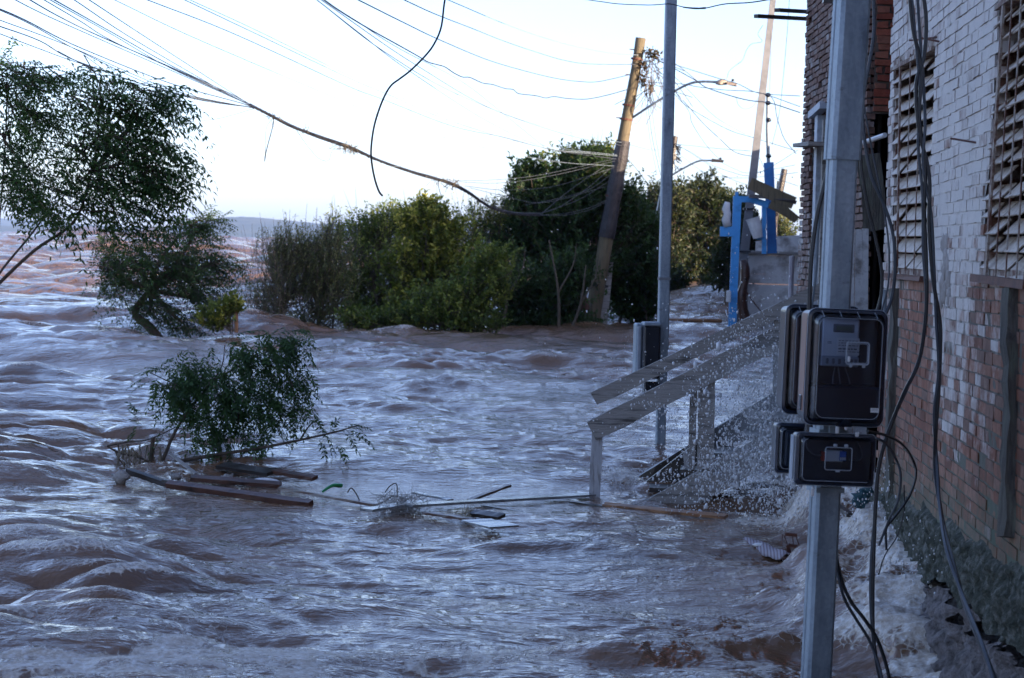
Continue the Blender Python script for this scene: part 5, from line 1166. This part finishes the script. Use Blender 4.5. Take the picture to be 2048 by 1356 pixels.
    m = MB(); m.box([(x0 + x1 + 1.2) / 2, Yw - .03, zt + .02], x1 - x0 + 1.2, .24, .05, jit=.004); m.build("coping", M['wood_grey'], t)
    m = MB(); T = np.linspace(0, 1, 10); m.tube([P(1487 + 4 * math.sin(t * 9), 520 + 150 * t, 42.3) for t in T], [.07, .09, .1, .08, .11, .12, .1, .12, .13, .13], 8); tag(m.build("rotten_post", M['wood_brown'], smooth=True), "rotten red-brown post against the end of the whitewashed wall", "post")
    for i, (a, b) in enumerate((((1545, 648), (1588, 590)), ((1556, 650), (1592, 604)))):
        m = MB(); m.bar(P(*a, 42.6), P(*b, 42.6), .03, .06, up=(0, -1, 0)); tag(m.build("leaning_pipe", M['cable_pale']), ("left-hand" if i == 0 else "right-hand") + " of two pale pipes leaning on the whitewashed wall", "pipe", "pale pipes leaning on the whitewashed wall")
    m = MB(); m.box(P(1457, 593, 40.8), .09, .1, .22, bev=.01); tag(m.build("small_meter_box", M['white_plastic']), "tiny white box fixed low on the left side of the blue frame's post", "meter box")
    m = MB(); m.tube([P(1494, 585, 42), P(1510, 608, 42), P(1528, 630, 42)], .012, 4); tag(m.build("fallen_rod", M['rust']), "thin rusty rod slanting across the whitewashed wall", "rod")
poles_beyond()

# mud bank under the shrubs and at the street's end, hills over the river, haze
def bank():
    m = MB(); n, k = 90, 16
    a, b = P(520, 640, 38.8), P(1310, 640, 44.5); U = np.linspace(0, 1, n)[:, None]; V = np.linspace(-1, 1, k)[None, :]
    X = a[0] + (b[0] - a[0]) * U + 0 * V; Y = a[1] + (b[1] - a[1]) * U + V * (2.2 + .5 * fbm(U * 8, U * 0, seed=3)); Z = -.75 + .42 * sst(.72, .95, U) * (1 - V ** 2) + .36 * (1 - V ** 2) * sst(0, .12, U) * sst(1, .93, U) + .05 * fbm(X * 1.5, Y * 1.5, seed=5)
    m.grid(np.stack([X, Y, Z], -1)); o = m.build("river_bank", M['mud'], smooth=True); tag(o, kind="structure")
    m = MB(); U = np.linspace(-1, 1, 50)[:, None]; V = np.linspace(-1, 1, 20)[None, :]
    X = 2 + U * 12; Y = 88 + V * 12 + 0 * U; Z = -.3 + .9 * (1 - U ** 2) * (1 - V ** 2) + .15 * fbm(X, Y, seed=7); m.grid(np.stack([X + 0 * V, Y, Z], -1)); tag(m.build("street_end_ground", M['mud'], smooth=True), kind="structure")
bank()
def hills():
    hm = NT("wooded_hillside"); f = hm.noise(.010, 8, .65); hm.base(hm.ramp(f, [(.35, (.02, .04, .03)), (.55, (.035, .055, .035)), (.72, (.10, .10, .06))])); hm.rough(.95)
    def ridge(name, Yd, prof, depth, seed):
        n, k = 260, 26; xs = np.linspace(prof[0][0], prof[-1][0], n); px = [p[0] for p in prof]; hz = [p[1] for p in prof]
        top = np.interp(xs, px, hz); V = np.linspace(0, 1, k)[None, :]
        w = np.array([P(x, 480, Yd) for x in xs]); H = (top / F * Yd)[:, None]
        X = w[:, :1] * (1 + V * depth / Yd); Y = w[:, 1:2] * (1 + V * depth / Yd); e = np.sin(np.clip(V * 1.15, 0, 1) * math.pi / 2) ** .8
        Z = -1 + (H + 1) * e * (1 + .10 * fbm(X / 160, Y / 160, seed=seed, o=4) * (1 - V * .6)) + 1.3 * np.abs(fbm(X / 25, Y / 25, seed=seed + 1, o=3))
        m = MB(); m.grid(np.stack([X, Y, Z], -1)); tag(m.build(name, hm.m, smooth=True), kind="structure")
    # heights in photograph pixels over the horizon
    ridge("near_hills", 3600, [(-700, 14), (-200, 20), (60, 22), (250, 18), (330, 30), (400, 44), (440, 54), (500, 55), (560, 52), (640, 46), (760, 44), (900, 48), (1100, 42), (1400, 38), (1800, 30), (2300, 25)], 700, 3)
    ridge("far_hills", 5600, [(-900, 30), (-300, 36), (0, 38), (120, 32), (300, 25), (500, 20), (900, 18), (2300, 16)], 900, 9)
hills()
def haze():
    m = bpy.data.materials.new("river_haze"); m.use_nodes = True; t = m.node_tree; t.nodes.remove(t.nodes["Principled BSDF"])
    v = t.nodes.new("ShaderNodeVolumePrincipled"); v.inputs["Color"].default_value = (.36, .56, 1, 1); v.inputs["Density"].default_value = .00011; v.inputs["Anisotropy"].default_value = 0
    t.links.new(v.outputs[0], t.nodes["Material Output"].inputs["Volume"])
    b = MB(); b.box((0, 2000, 49), 14000, 12000, 102); o = b.build("haze", m); tag(o, kind="stuff")
haze()

# ================================================================== CABLES
def cable(name, pts, r, mat, label, cat="cable", group=None, n=7, sag=0.0):
    if name != 'hanging_cable' and name != 'dangling_cable': r = r * .62 if pts[0][2] > 25 else np.interp(np.linspace(0, 1, (len(pts) - 1) * n + 1), [0, .5, 1], [.42 * r, .5 * r, .68 * r])
    """pts: (px, py, street distance)"""
    q = np.array([P(*p) for p in pts]); path = smooth_path(q, n)
    if name in ('service_wire', 'overhead_wire') and (pts[0][0] < 5 or pts[0][1] < 5):      # the wire goes on beyond the frame
        d = path[0] - path[1]; d /= np.linalg.norm(d); ext = np.array([path[0] + d * k + np.array([0, 0, .012 * k * k]) for k in (14, 9, 5, 2)]); path = np.concatenate([ext, path])
        if not np.isscalar(r): r = np.concatenate([np.full(4, r[0]), r])
    m = MB(); m.tube(path, r, 5); return tag(m.build(name, M[mat]), label, cat, group)
FAN = "thin service wires fanning out of the top left corner"; FL = "thin service wire fanning from the upper left corner into the dark cable bundle"
J = (512, 216, 29)
fan = [[(-20, 10, 12), (50, 40, 14), (164, 97, 19), (342, 167, 25), (478, 205, 28)], [(-20, 12, 12.5), (60, 48, 15), (170, 108, 19), (330, 180, 25), (470, 209, 28)], [(-20, 33, 13), (137, 92, 18), (350, 182, 25), (485, 212, 28)], [(-20, 46, 13), (80, 82, 17), (164, 126, 20), (360, 190, 26)], [(-20, 60, 13), (80, 98, 17), (170, 130, 20), (380, 196, 26)],
       [(20, -6, 12), (70, 20, 14), (137, 51, 17), (308, 126, 23), (495, 208, 28)], [(50, -6, 12), (120, 34, 16), (205, 75, 19), (376, 150, 25)], [(75, -8, 12), (160, 42, 16), (239, 89, 20), (410, 167, 26)], [(90, -6, 12), (219, 66, 19), (342, 137, 24), (480, 200, 28)], [(100, -5, 12), (230, 68, 19), (350, 135, 24), (470, 192, 28)],
       [(140, -6, 12), (273, 82, 19), (444, 181, 27)], [(165, -9, 12), (308, 85, 20), (478, 195, 28)]]
ORD = ["first", "second", "third", "fourth", "fifth", "sixth", "seventh"]
for i, p in enumerate(fan):
    lb_ = (ORD[i] + " from the top of five thin wires entering the left edge above the trees") if i < 5 else (ORD[i - 5] + " from the left of seven thin wires fanning in from the top left edge")
    cable("service_wire", p + [J], .0085 if i % 3 else .011, 'cable' if i in (0, 5, 9, 8) else 'cable_grey', lb_, group=FAN)
cable("service_wire", [(374, 243, 24), (410, 241, 26), (450, 234, 27), J], .006, 'cable_grey', "pale loose wire drooping left from the start of the dark cable bundle")
bd = [(500, 210, 28.5), (545, 232, 29.5), (585, 253, 30.3), (640, 275, 31.3), (700, 296, 32.3), (760, 322, 33.4), (830, 345, 34.6), (870, 357, 35.2), (905, 369, 35.8), (940, 388, 36.5), (965, 405, 37), (990, 417, 37.4), (1030, 427, 38), (1080, 430, 38.8)]
def bundle():
    t = thing("cable_bundle", P(640, 275, 31.3), "thick dark bundle of cables sagging across the sky to the leaning wooden pole", "cable bundle")
    for k in range(4):
        q = np.array([P(a, b + (k - 1.5) * .8 + 1.6 * math.sin(i * 1.3 + k * 2), c) for i, (a, b, c) in enumerate(bd)]); m = MB(); m.tube(smooth_path(q, 8), .012 if k else .018, 5); m.build("strand", M['cable'], t)
    q = np.array([P(a, b, c) for a, b, c in bd]); path = smooth_path(q, 22); m = MB()
    a_ = np.arange(len(path)) * 1.4; o = np.stack([np.cos(a_) * .022, np.sin(a_) * .01, np.sin(a_) * .022], 1); m.tube(path + o, .006, 4); m.build("wrapping_wire", M['cable'], t)
    for cx, cy, Yc, s_, n_ in ((548, 232, 29.5, 6, 14), (690, 292, 32, 9, 55), (705, 300, 32.4, 6, 40), (610, 262, 30.8, 5, 14), (880, 360, 35.3, 8, 30), (905, 370, 35.8, 7, 50), (960, 400, 36.8, 8, 40), (990, 415, 37.2, 10, 50)):
        lf = MB()
        for _ in range(n_):
            c = P(cx + rng.normal(0, s_), cy + rng.normal(0, s_ * .5), Yc); d = rng.normal(0, 1, 3); d[2] -= .5; d = unit(d) * rng.uniform(.03, .12); lf.tube([c, c + d * .6 + rng.normal(0, .01, 3), c + d], .004, 3, False)
        lf.build("snagged_weed", M['twig'], t)
bundle()
tl = [[(1075, 430, 38.8), (1130, 427, 39.6), (1180, 415, 40.3), (1213, 400, 40.8)], [(1040, 428, 38.2), (1120, 431, 39.6), (1175, 421, 40.3), (1212, 404, 40.8)], [(1060, 429, 38.5), (1110, 418, 39.4), (1170, 380, 40.3), (1222, 336, 40.8)], [(1080, 430, 38.9), (1140, 380, 39.9), (1210, 332, 40.7)], [(1090, 424, 39), (1160, 398, 40), (1218, 362, 40.8)], [(1050, 410, 38.5), (1120, 396, 39.5), (1180, 378, 40.3), (1220, 350, 40.8)],
      [(905, 361, 35.8), (980, 360, 37), (1080, 350, 39), (1228, 318, 40.8)], [(905, 363, 35.8), (1000, 366, 37.5), (1100, 352, 39.3), (1230, 322, 40.8)], [(930, 372, 36.2), (1010, 380, 37.6), (1110, 372, 39.4), (1228, 335, 40.8)], [(940, 376, 36.3), (1010, 392, 37.6), (1090, 405, 39), (1215, 372, 40.8)]]
TL = ["lowest", "second lowest", "third lowest", "fourth lowest", "fifth lowest", "sixth lowest", "topmost", "second from the top", "third from the top", "fourth from the top"]
for i, p in enumerate(tl): cable("pole_drop_wire", p, .0065, 'cable_grey', TL[i] + " of the ten pale wires strung from bundle end to leaning pole", group="pale wires spreading from the bundle to the leaning pole")
Z1 = 40.8
sky_w = [([(215, -7, 14), (410, 85, 19), (700, 208, 27), (754, 229, 29), (907, 280, 33), (1095, 321, 38), (1228, 332, Z1)], .0065, 'cable_pale', "lowest of the long thin wires crossing the upper left sky"),
 ([(280, -6, 14), (478, 72, 20), (700, 174, 27), (764, 198, 29), (907, 253, 33), (1010, 275, 36), (1106, 300, 39), (1232, 318, Z1)], .009, 'cable_grey', "long grey wire entering the top edge right of the left tree fan"),
 ([(355, -7, 14), (513, 68, 20), (700, 157, 27), (781, 191, 30), (907, 244, 34), (1089, 296, 38), (1234, 312, Z1)], .008, 'cable_pale', "left of a close pair of thin wires crossing the upper sky"),
 ([(365, -7, 14), (520, 64, 20), (700, 152, 27), (790, 190, 30), (920, 243, 34), (1095, 292, 38), (1234, 310, Z1)], .006, 'cable_pale', "right of a close pair of thin wires crossing the upper sky"),
 ([(640, -6, 13), (680, 22, 14), (737, 57, 16), (800, 92, 18), (839, 114, 20), (856, 124, 20.5), (873, 129, 21.5), (890, 134, 22), (908, 146, 23), (925, 154, 24), (940, 155, 25), (965, 166, 27), (985, 169, 28), (1010, 177, 30), (1026, 179, 31), (1037, 187, 32), (1060, 190, 34), (1075, 192, 34.5), (1092, 196, 35.5), (1108, 193, 36), (1135, 197, 37.5), (1174, 198, 39), (1215, 190, 40), (1258, 178, Z1)], .013, 'cable', "thick kinked black cable sagging from the top edge to the leaning pole"),
 ([(705, -6, 13), (805, 44, 17), (880, 80, 21), (976, 120, 27), (1050, 142, 31), (1113, 157, 35), (1160, 163, 38), (1198, 163, 39.5), (1261, 149, Z1)], .011, 'cable', "dark smooth wire second above the kinked cable's end on the leaning pole"),
 ([(796, -6, 14), (870, 28, 18), (942, 56, 23), (1010, 83, 28), (1078, 106, 33), (1130, 121, 36), (1181, 128, 39), (1270, 129, Z1)], .010, 'cable_grey', "grey wire third from the top at the leaning pole"),
 ([(885, -5, 16), (1010, 48, 24), (1080, 73, 30), (1147, 92, 35), (1220, 106, 39), (1276, 110, Z1)], .009, 'cable_pale', "topmost pale wire reaching the leaning pole just under its tip"),
 ([(625, -7, 13), (771, 105, 17), (907, 185, 24), (1044, 240, 32), (1160, 270, 37), (1243, 285, Z1)], .007, 'cable_pale', "thin wire running beside the kinked cable then down to the pole's dark wrap"),
 ([(628, -5, 13), (724, 70, 16), (819, 142, 19), (976, 243, 27), (1092, 296, 34), (1180, 305, 39)], .006, 'cable_pale', "faintest straight wire dropping steeply across the middle of the sky"),
 ([(634, -6, 13), (832, 130, 20), (993, 222, 28), (1147, 273, 36), (1243, 291, Z1)], .007, 'cable_grey', "grey wire just below the kinked cable, ending at the pole's dark wrap"),
 ([(696, 31, 14), (800, 98, 18), (925, 164, 24), (1000, 222, 29), (1089, 294, 35)], .006, 'cable_pale', "thin wire crossing the others in an X above the tall evergreen")]
for p, r, mt, lb in sky_w: cable("overhead_wire", p, r, mt, lb, "overhead wire")
cable("dangling_cable", [(893, -20, 10), (888, 10, 10), (882, 55, 10), (868, 88, 10), (850, 112, 10), (822, 140, 10), (800, 157, 10), (783, 170, 10), (770, 190, 10), (757, 222, 10), (747, 258, 10), (742, 300, 10), (744, 330, 10), (750, 360, 10), (758, 383, 10), (765, 392, 10)], .0048, 'cable', "broken black cable dangling alone in the middle of the sky, its end frayed")
cable("hanging_tail", [(545, 233, 29.5), (547, 245, 29.5), (541, 270, 29.5), (533, 300, 29.5), (529, 323, 29.5)], .012, 'cable', "dark short tail hanging from the bundle near the left tree")
cable("hanging_tail", [(546, 236, 29.5), (534, 252, 29.5), (531, 275, 29.5), (531, 300, 29.5), (529, 318, 29.5)], .005, 'cable', "thin looping strand beside the short dark tail on the bundle")
cable("hanging_loop", [(590, 255, 30.4), (612, 288, 30.8), (638, 317, 31.3), (657, 321, 31.6), (663, 304, 31.7), (675, 292, 31.9), (688, 291, 32)], .005, 'cable', "thin angular loop hanging under the bundle left of its weed knot")
cable("hanging_tail", [(700, 300, 32.3), (702, 330, 32.3), (710, 370, 32.3), (713, 420, 32.3), (714, 470, 32.3)], .004, 'cable_pale', "faint pale thread hanging down behind the light green bush")
cable("hanging_tail", [(878, 360, 35.3), (877, 372, 35.3), (884, 398, 35.3)], .009, 'cable', "stubby dark tail under the bundle near its right end")
cable("hanging_loop", [(700, 302, 32.3), (740, 325, 33), (770, 333, 33.4), (800, 333, 34)], .004, 'cable_pale', "very faint arc under the bundle right of its weed knot")
tp = [(1150, -4, 16), (1200, 3, 16), (1240, 8, 16), (1300, 10, 16), (1340, 8, 16), (1367, 14, 16), (1395, 16, 16), (1412, 16, 16), (1450, 8, 16), (1500, 5, 16), (1545, -2, 16)]
cable("overhead_wire", tp, .0075, 'cable', "black wire with a spliced thick part running along the very top edge", "overhead wire")
cable("wire_splice", [(1366, 14.5, 15.98), (1390, 17, 15.98), (1412, 16, 15.98)], .012, 'cable', "thick sleeve in the black wire along the very top edge", "splice")
hs = [([(1300, 112, 41), (1346, 128, 40), (1425, 153, 38), (1476, 168, 37), (1518, 186, 36), (1600, 192, 34)], .010, 'cable', "highest of the dark wires running right from the leaning pole to the brown house"),
 ([(1300, 100, 41), (1313, 118, 41), (1345, 135, 40), (1390, 160, 39), (1413, 175, 38.5), (1463, 192, 37), (1500, 201, 36.5), (1540, 206, 35.5), (1600, 225, 34)], .014, 'cable', "thick grey-black wire crossing behind the near street lamp's head"),
 ([(1300, 165, 41), (1363, 168, 39.5), (1398, 174, 39), (1450, 180, 38), (1516, 185, 36.5), (1600, 213, 34)], .010, 'cable_grey', "grey wire running level just below the near street lamp's head"),
 ([(1340, 165, 41), (1355, 190, 41), (1378, 223, 42), (1385, 248, 43), (1413, 291, 45), (1443, 323, 47)], .009, 'cable_grey', "wiggly wire falling from the slim pole to the smaller far lamp"),
 ([(1340, 172, 41), (1370, 205, 41), (1405, 245, 42), (1440, 278, 42), (1470, 304, 42.5), (1505, 313, 42.5)], .011, 'cable', "dark wire curving down from the slim pole to the concrete pole's middle"),
 ([(1340, 178, 41), (1365, 205, 41), (1390, 223, 41), (1458, 260, 42), (1506, 275, 42.5), (1590, 301, 42)], .009, 'cable', "dark wire passing behind the concrete pole toward the blue post's pipe foot"),
 ([(1345, 150, 41), (1375, 178, 41), (1430, 233, 42), (1490, 268, 42.5)], .008, 'cable_grey', "straight grey wire from the lamp arm down to the concrete pole"),
 ([(1526, 50, 42), (1516, 68, 42), (1524, 83, 42), (1503, 88, 42), (1492, 102, 42), (1485, 120, 41.5), (1470, 132, 41.5), (1458, 143, 41), (1452, 158, 41), (1436, 157, 40.3)], .008, 'cable_grey', "jagged wire zigzagging from the near street lamp up to the concrete pole"),
 ([(1579, -5, 30), (1574, 70, 31), (1563, 190, 33), (1556, 240, 34), (1544, 290, 36)], .006, 'cable_grey', "thin near-vertical wire between the concrete pole and the brown house"),
 ([(1541, 60, 42), (1541, 120, 42), (1539, 186, 41.6)], .006, 'cable_grey', "thin wire hanging straight down to the top of the blue post's pipe"),
 ([(1538, 188, 41.6), (1549, 205, 41), (1553, 230, 41), (1560, 255, 40), (1570, 280, 39), (1592, 307, 38)], .012, 'cable', "dark wire looping right and down from the top of the blue post's pipe"),
 ([(1348, 288, 58), (1390, 292, 55), (1425, 296, 50), (1500, 302, 43)], .009, 'cable_grey', "level grey wire from the dark hidden pole to the concrete pole"),
 ([(1350, 290, 58), (1380, 303, 56), (1420, 328, 52), (1475, 348, 46), (1500, 352, 43)], .008, 'cable_grey', "grey wire sagging past the smaller far lamp to the concrete pole"),
 ([(1443, 325, 57), (1470, 338, 55), (1500, 346, 50), (1590, 330, 40)], .008, 'cable_grey', "wire running right from the smaller far lamp below the others"),
 ([(1350, 286, 58), (1400, 318, 54), (1450, 352, 50), (1500, 372, 45)], .008, 'cable_pale', "pale wire dropping right to the left end of the loose roof boards"),
 ([(1348, 300, 58), (1410, 345, 54), (1480, 356, 48), (1596, 345, 40)], .008, 'cable_pale', "lowest pale wire sagging just above the rounded dark tree"),
 ([(1500, 352, 43), (1540, 335, 41), (1596, 300, 38)], .007, 'cable_grey', "thin wire rising right from the concrete pole behind the blue post"),
 ([(1508, 290, 43), (1520, 318, 42.5), (1540, 350, 42), (1596, 372, 40)], .007, 'cable_grey', "thin wire falling right behind the blue post to the brown house"),
 ([(1236, 300, 40.9), (1262, 325, 41), (1300, 372, 42), (1320, 395, 44)], .008, 'cable_grey', "slanting wire falling right from the leaning pole's dark wrap"),
 ([(1240, 282, 40.9), (1262, 290, 42), (1310, 300, 50), (1345, 290, 58)], .007, 'cable_grey', "faint wire linking the leaning pole's wrap to the dark hidden pole")]
for p, r, mt, lb in hs: cable("overhead_wire", p, r, mt, lb, "overhead wire")
for i, (a, b, c) in enumerate(((1292, 1304, 1321), (1299, 1311, 1325), (1288, 1299, 1314))):
    cable("drop_wire", [(a, 178, 41), (b, 272, 41), (c, 350, 41)], .008 - .001 * i, 'cable' if i == 0 else 'cable_grey', ("middle", "right-hand", "left-hand")[i] + " of three thin wires falling steeply from the dead vine", "drop wire", "steep wires under the dead vine")
cable("hanging_loop", [(1283, 175, 41), (1284, 225, 41), (1275, 245, 41), (1262, 249, 41)], .005, 'cable_grey', "small thin loop hanging by the foot of the near street lamp's arm")
cable("hanging_loop", [(1472, 193, 37), (1477, 210, 38), (1490, 218, 40), (1506, 212, 41), (1516, 196, 42)], .006, 'cable_grey', "small hanging loop left of the concrete pole under the near lamp")
# foreground cables by the meter pole and wall
NW = 7.3
fg = [([(1818, -20, NW), (1826, 60, NW), (1843, 140, NW), (1838, 230, NW), (1850, 330, NW), (1848, 420, NW), (1852, 520, NW), (1852, 620, NW), (1838, 720, NW), (1806, 790, NW), (1771, 880, NW), (1754, 960, NW), (1748, 1080, NW), (1745, 1190, NW), (1748, 1290, NW), (1765, 1380, NW)], .0085, 'cable', "thick black hanging cable that swings left behind the breaker boxes to the water"),
 ([(1845, -20, NW), (1852, 40, NW), (1848, 110, NW), (1832, 170, NW), (1838, 260, NW), (1858, 350, NW), (1858, 450, NW), (1866, 560, NW), (1880, 650, NW), (1878, 760, NW), (1872, 850, NW), (1870, 940, NW), (1885, 1040, NW - .2), (1905, 1120, NW - .6), (1930, 1210, NW - .9), (1975, 1320, NW - 1.35), (2000, 1380, NW - 1.5)], .0085, 'cable', "thick black cable hanging down the wall then slanting right to the bottom corner"),
 ([(1834, -20, NW + .05), (1840, 80, NW + .05), (1846, 160, NW + .05), (1850, 250, NW), (1846, 330, NW), (1862, 430, NW), (1868, 540, NW), (1872, 640, NW), (1877, 740, NW), (1868, 830, NW), (1874, 930, NW), (1880, 1020, NW - .2), (1893, 1100, NW - .6), (1925, 1190, NW - .9), (1965, 1290, NW - 1.3), (1990, 1370, NW - 1.5)], .0070, 'cable_grey', "grey cable twisted with the black one slanting to the bottom right corner"),
 ([(1822, -20, NW), (1832, 90, NW), (1840, 190, NW), (1836, 290, NW), (1845, 390, NW), (1846, 500, NW), (1852, 600, NW), (1842, 700, NW), (1815, 775, NW), (1780, 850, NW), (1760, 920, NW), (1752, 1010, NW), (1742, 1120, NW), (1742, 1230, NW), (1755, 1340, NW), (1775, 1400, NW)], .0065, 'cable_grey', "grey cable swinging left alongside the black one to the meter pole's foot"),
 ([(1746, -20, 7.0), (1748, 60, 7.0), (1738, 130, 7.0), (1726, 200, 7.0), (1728, 270, 7.0), (1742, 350, 7.0), (1768, 410, 7.0), (1786, 470, 7.0), (1790, 540, 7.0), (1782, 600, 7.0), (1765, 640, 6.9)], .0070, 'cable_grey', "grey cable coming down behind the pole top and bowing right to the big meter cabinet"),
 ([(1738, -20, 6.9), (1732, 80, 6.9), (1724, 180, 6.9), (1722, 260, 6.9), (1722, 330, 6.9), (1735, 410, 6.9), (1752, 480, 6.9), (1763, 540, 6.9), (1762, 590, 6.9), (1752, 628, 6.9)], .0065, 'cable', "black cable hugging the right edge of the meter pole then bowing to the big cabinet"),
 ([(1728, 210, 7.0), (1740, 280, 7.0), (1752, 340, 7.0), (1768, 420, 7.0), (1778, 500, 7.0), (1776, 570, 7.0), (1762, 625, 7.0)], .0038, 'cable_grey', "thin pale wire crossing the dark doorway down to the big meter cabinet"),
 ([(1660, 318, 6.5), (1648, 370, 6.5), (1634, 430, 6.5), (1624, 500, 6.5), (1620, 560, 6.5), (1618, 630, 6.5)], .0085, 'cable', "black cable curving down the left side of the meter pole into the cabinets"),
 ([(1656, 330, 6.52), (1644, 400, 6.52), (1636, 470, 6.52), (1634, 520, 6.52), (1628, 580, 6.52), (1620, 640, 6.52)], .0042, 'cable_pale', "thin pale wire beside the black cable on the meter pole's left side"),
 ([(1735, 862, 6.7), (1775, 872, 6.8), (1806, 890, 6.9), (1826, 920, 7), (1832, 950, 7), (1820, 990, 7), (1800, 1020, 7), (1780, 1045, 7), (1772, 1060, 7), (1773, 1100, 7)], .0055, 'cable', "black loop bowing right from between the cabinets and back to the white water"),
 ([(1738, 872, 6.7), (1768, 884, 6.7), (1790, 915, 6.8), (1801, 950, 6.8), (1796, 1000, 6.8), (1778, 1040, 6.8), (1758, 1090, 6.9)], .0052, 'cable_grey', "inner grey loop beside the black loop right of the breaker box"),
 ([(1808, 970, 7), (1808, 1020, 7), (1795, 1070, 7), (1770, 1110, 7), (1757, 1150, 7)], .0028, 'cable', "hair-thin wire dropping from the loops into the white water"),
 ([(1668, 1085, 6.5), (1680, 1150, 6.5), (1700, 1200, 6.6), (1730, 1240, 6.7), (1755, 1280, 6.7), (1775, 1340, 6.7), (1785, 1400, 6.7)], .0070, 'cable', "black cable leaving the meter pole's lower part down to the bottom edge"),
 ([(1670, 1120, 6.5), (1686, 1190, 6.5), (1710, 1235, 6.6), (1738, 1280, 6.7), (1760, 1340, 6.7), (1770, 1400, 6.7)], .0060, 'cable_grey', "grey cable leaving the meter pole's lower part just under the black one")]
for p, r, mt, lb in fg: cable("hanging_cable", p, r * .85, mt, lb, "cable", "slack cables around the meter pole", n=6)

# ================================================================== SPRAY THROWN UP BY THE STAIR
def spray():
    ico = []
    t_ = (1 + 5 ** .5) / 2
    V = unit(np.array([(-1, t_, 0), (1, t_, 0), (-1, -t_, 0), (1, -t_, 0), (0, -1, t_), (0, 1, t_), (0, -1, -t_), (0, 1, -t_), (t_, 0, -1), (t_, 0, 1), (-t_, 0, -1), (-t_, 0, 1)], float))
    Fc = np.array([(0, 11, 5), (0, 5, 1), (0, 1, 7), (0, 7, 10), (0, 10, 11), (1, 5, 9), (5, 11, 4), (11, 10, 2), (10, 7, 6), (7, 1, 8), (3, 9, 4), (3, 4, 2), (3, 2, 6), (3, 6, 8), (3, 8, 9), (4, 9, 5), (2, 4, 11), (6, 2, 10), (8, 6, 7), (9, 8, 1)])
    m = MB(); pts = []; rad = []
    def clus(cx, cy, sx, sy, n, y0, y1, r0, ang=0.0):
        for _ in range(n):
            a, b = rng.normal(0, sx), rng.normal(0, sy); c_, s_ = math.cos(ang), math.sin(ang)
            px, py = cx + a * c_ - b * s_, cy + a * s_ + b * c_; Y = rng.uniform(y0, y1); q = P(px, py, Y)
            if q[2] < .0 or q[0] > 1.12: continue
            pts.append(q); rad.append(r0 * math.exp(rng.normal(-.3, .5)))
    src = P(1600, 985, 12.2)
    for k in range(150):                     # sheets and fingers of water torn off in arcs
        v0 = np.array([rng.normal(-.75, .7), rng.normal(.0, .6), abs(rng.normal(2.2, .95))]); o_ = src + [rng.normal(-.12, .22), rng.normal(.2, .35), rng.normal(-.05, .1)]
        n_ = int(rng.uniform(12, 70)); t0 = rng.uniform(.04, .5); tt = t0 + np.abs(rng.normal(0, .07, n_))
        for t_i in tt:
            q = o_ + v0 * t_i * rng.uniform(.93, 1.07) + np.array([0, 0, -4.9 * t_i ** 2]) + rng.normal(0, .012 + .05 * t_i, 3)
            if q[2] > 0 and q[0] < 1.1 and q[1] > 11: pts.append(q); rad.append(.0034 * math.exp(rng.normal(-.25, .5)))
    clus(1560, 850, 60, 95, 3400, 11.9, 13.2, .0031, .25)
    clus(1500, 720, 60, 60, 1300, 12.0, 13.2, .0032)
    clus(1590, 985, 45, 50, 1500, 11.2, 12.8, .0030)
    clus(1470, 970, 80, 40, 900, 11.2, 13.0, .0029)
    clus(1440, 640, 90, 70, 130, 11.8, 13.2, .0034)
    clus(1470, 560, 90, 110, 60, 11.8, 13.5, .0032)
    clus(1340, 760, 90, 90, 110, 11.8, 13.0, .0032)
    clus(1760, 1000, 40, 40, 420, 9.3, 10.2, .0032); clus(1830, 1130, 60, 55, 360, 7.8, 9.0, .0026); clus(1740, 900, 25, 60, 70, 10, 11, .0036)
    pts = np.array(pts); rad = np.array(rad)
    st = np.stack([np.ones(len(pts)), np.ones(len(pts)), rng.uniform(1.0, 2.4, len(pts))], 1)
    v = (pts[:, None, :] + V[None] * rad[:, None, None] * st[:, None, :]).reshape(-1, 3); f = (np.arange(len(pts))[:, None, None] * 12 + Fc[None]).reshape(-1, 3)
    m.add(v, f); w = NT("spray_water"); w.base((.86, .87, .89)); w.rough(.12); w.p.inputs["IOR"].default_value = 1.33; w.p.inputs["Transmission Weight"].default_value = .15; w.p.inputs["Specular IOR Level"].default_value = .9
    tag(m.build("spray_droplets", w.m, smooth=True), "cloud of water droplets bursting over the wooden stair", "spray", kind="stuff")
    # fine mist inside the burst
    mm = bpy.data.materials.new("spray_mist"); mm.use_nodes = True; t = mm.node_tree; t.nodes.remove(t.nodes["Principled BSDF"])
    vs = t.nodes.new("ShaderNodeVolumeScatter"); vs.inputs["Color"].default_value = (.95, .97, 1, 1); tc = t.nodes.new("ShaderNodeTexCoord"); ln = t.nodes.new("ShaderNodeVectorMath"); ln.operation = 'LENGTH'
    t.links.new(tc.outputs["Object"], ln.inputs[0]); mr = t.nodes.new("ShaderNodeMapRange"); mr.inputs[1].default_value = .25; mr.inputs[2].default_value = 1.0; mr.inputs[3].default_value = .6; mr.inputs[4].default_value = 0
    t.links.new(ln.outputs["Value"], mr.inputs[0]); t.links.new(mr.outputs[0], vs.inputs["Density"]); t.links.new(vs.outputs[0], t.nodes["Material Output"].inputs["Volume"])
    m = MB(); m.blob((0, 0, 0), 1.0, 12, 16, nz=0); o = m.build("spray_mist", mm, smooth=True); o.location = tuple(P(1545, 850, 12.6)); o.scale = (.42, .75, .62); tag(o, "fine mist hanging inside the burst of droplets", "mist", kind="stuff")
spray()
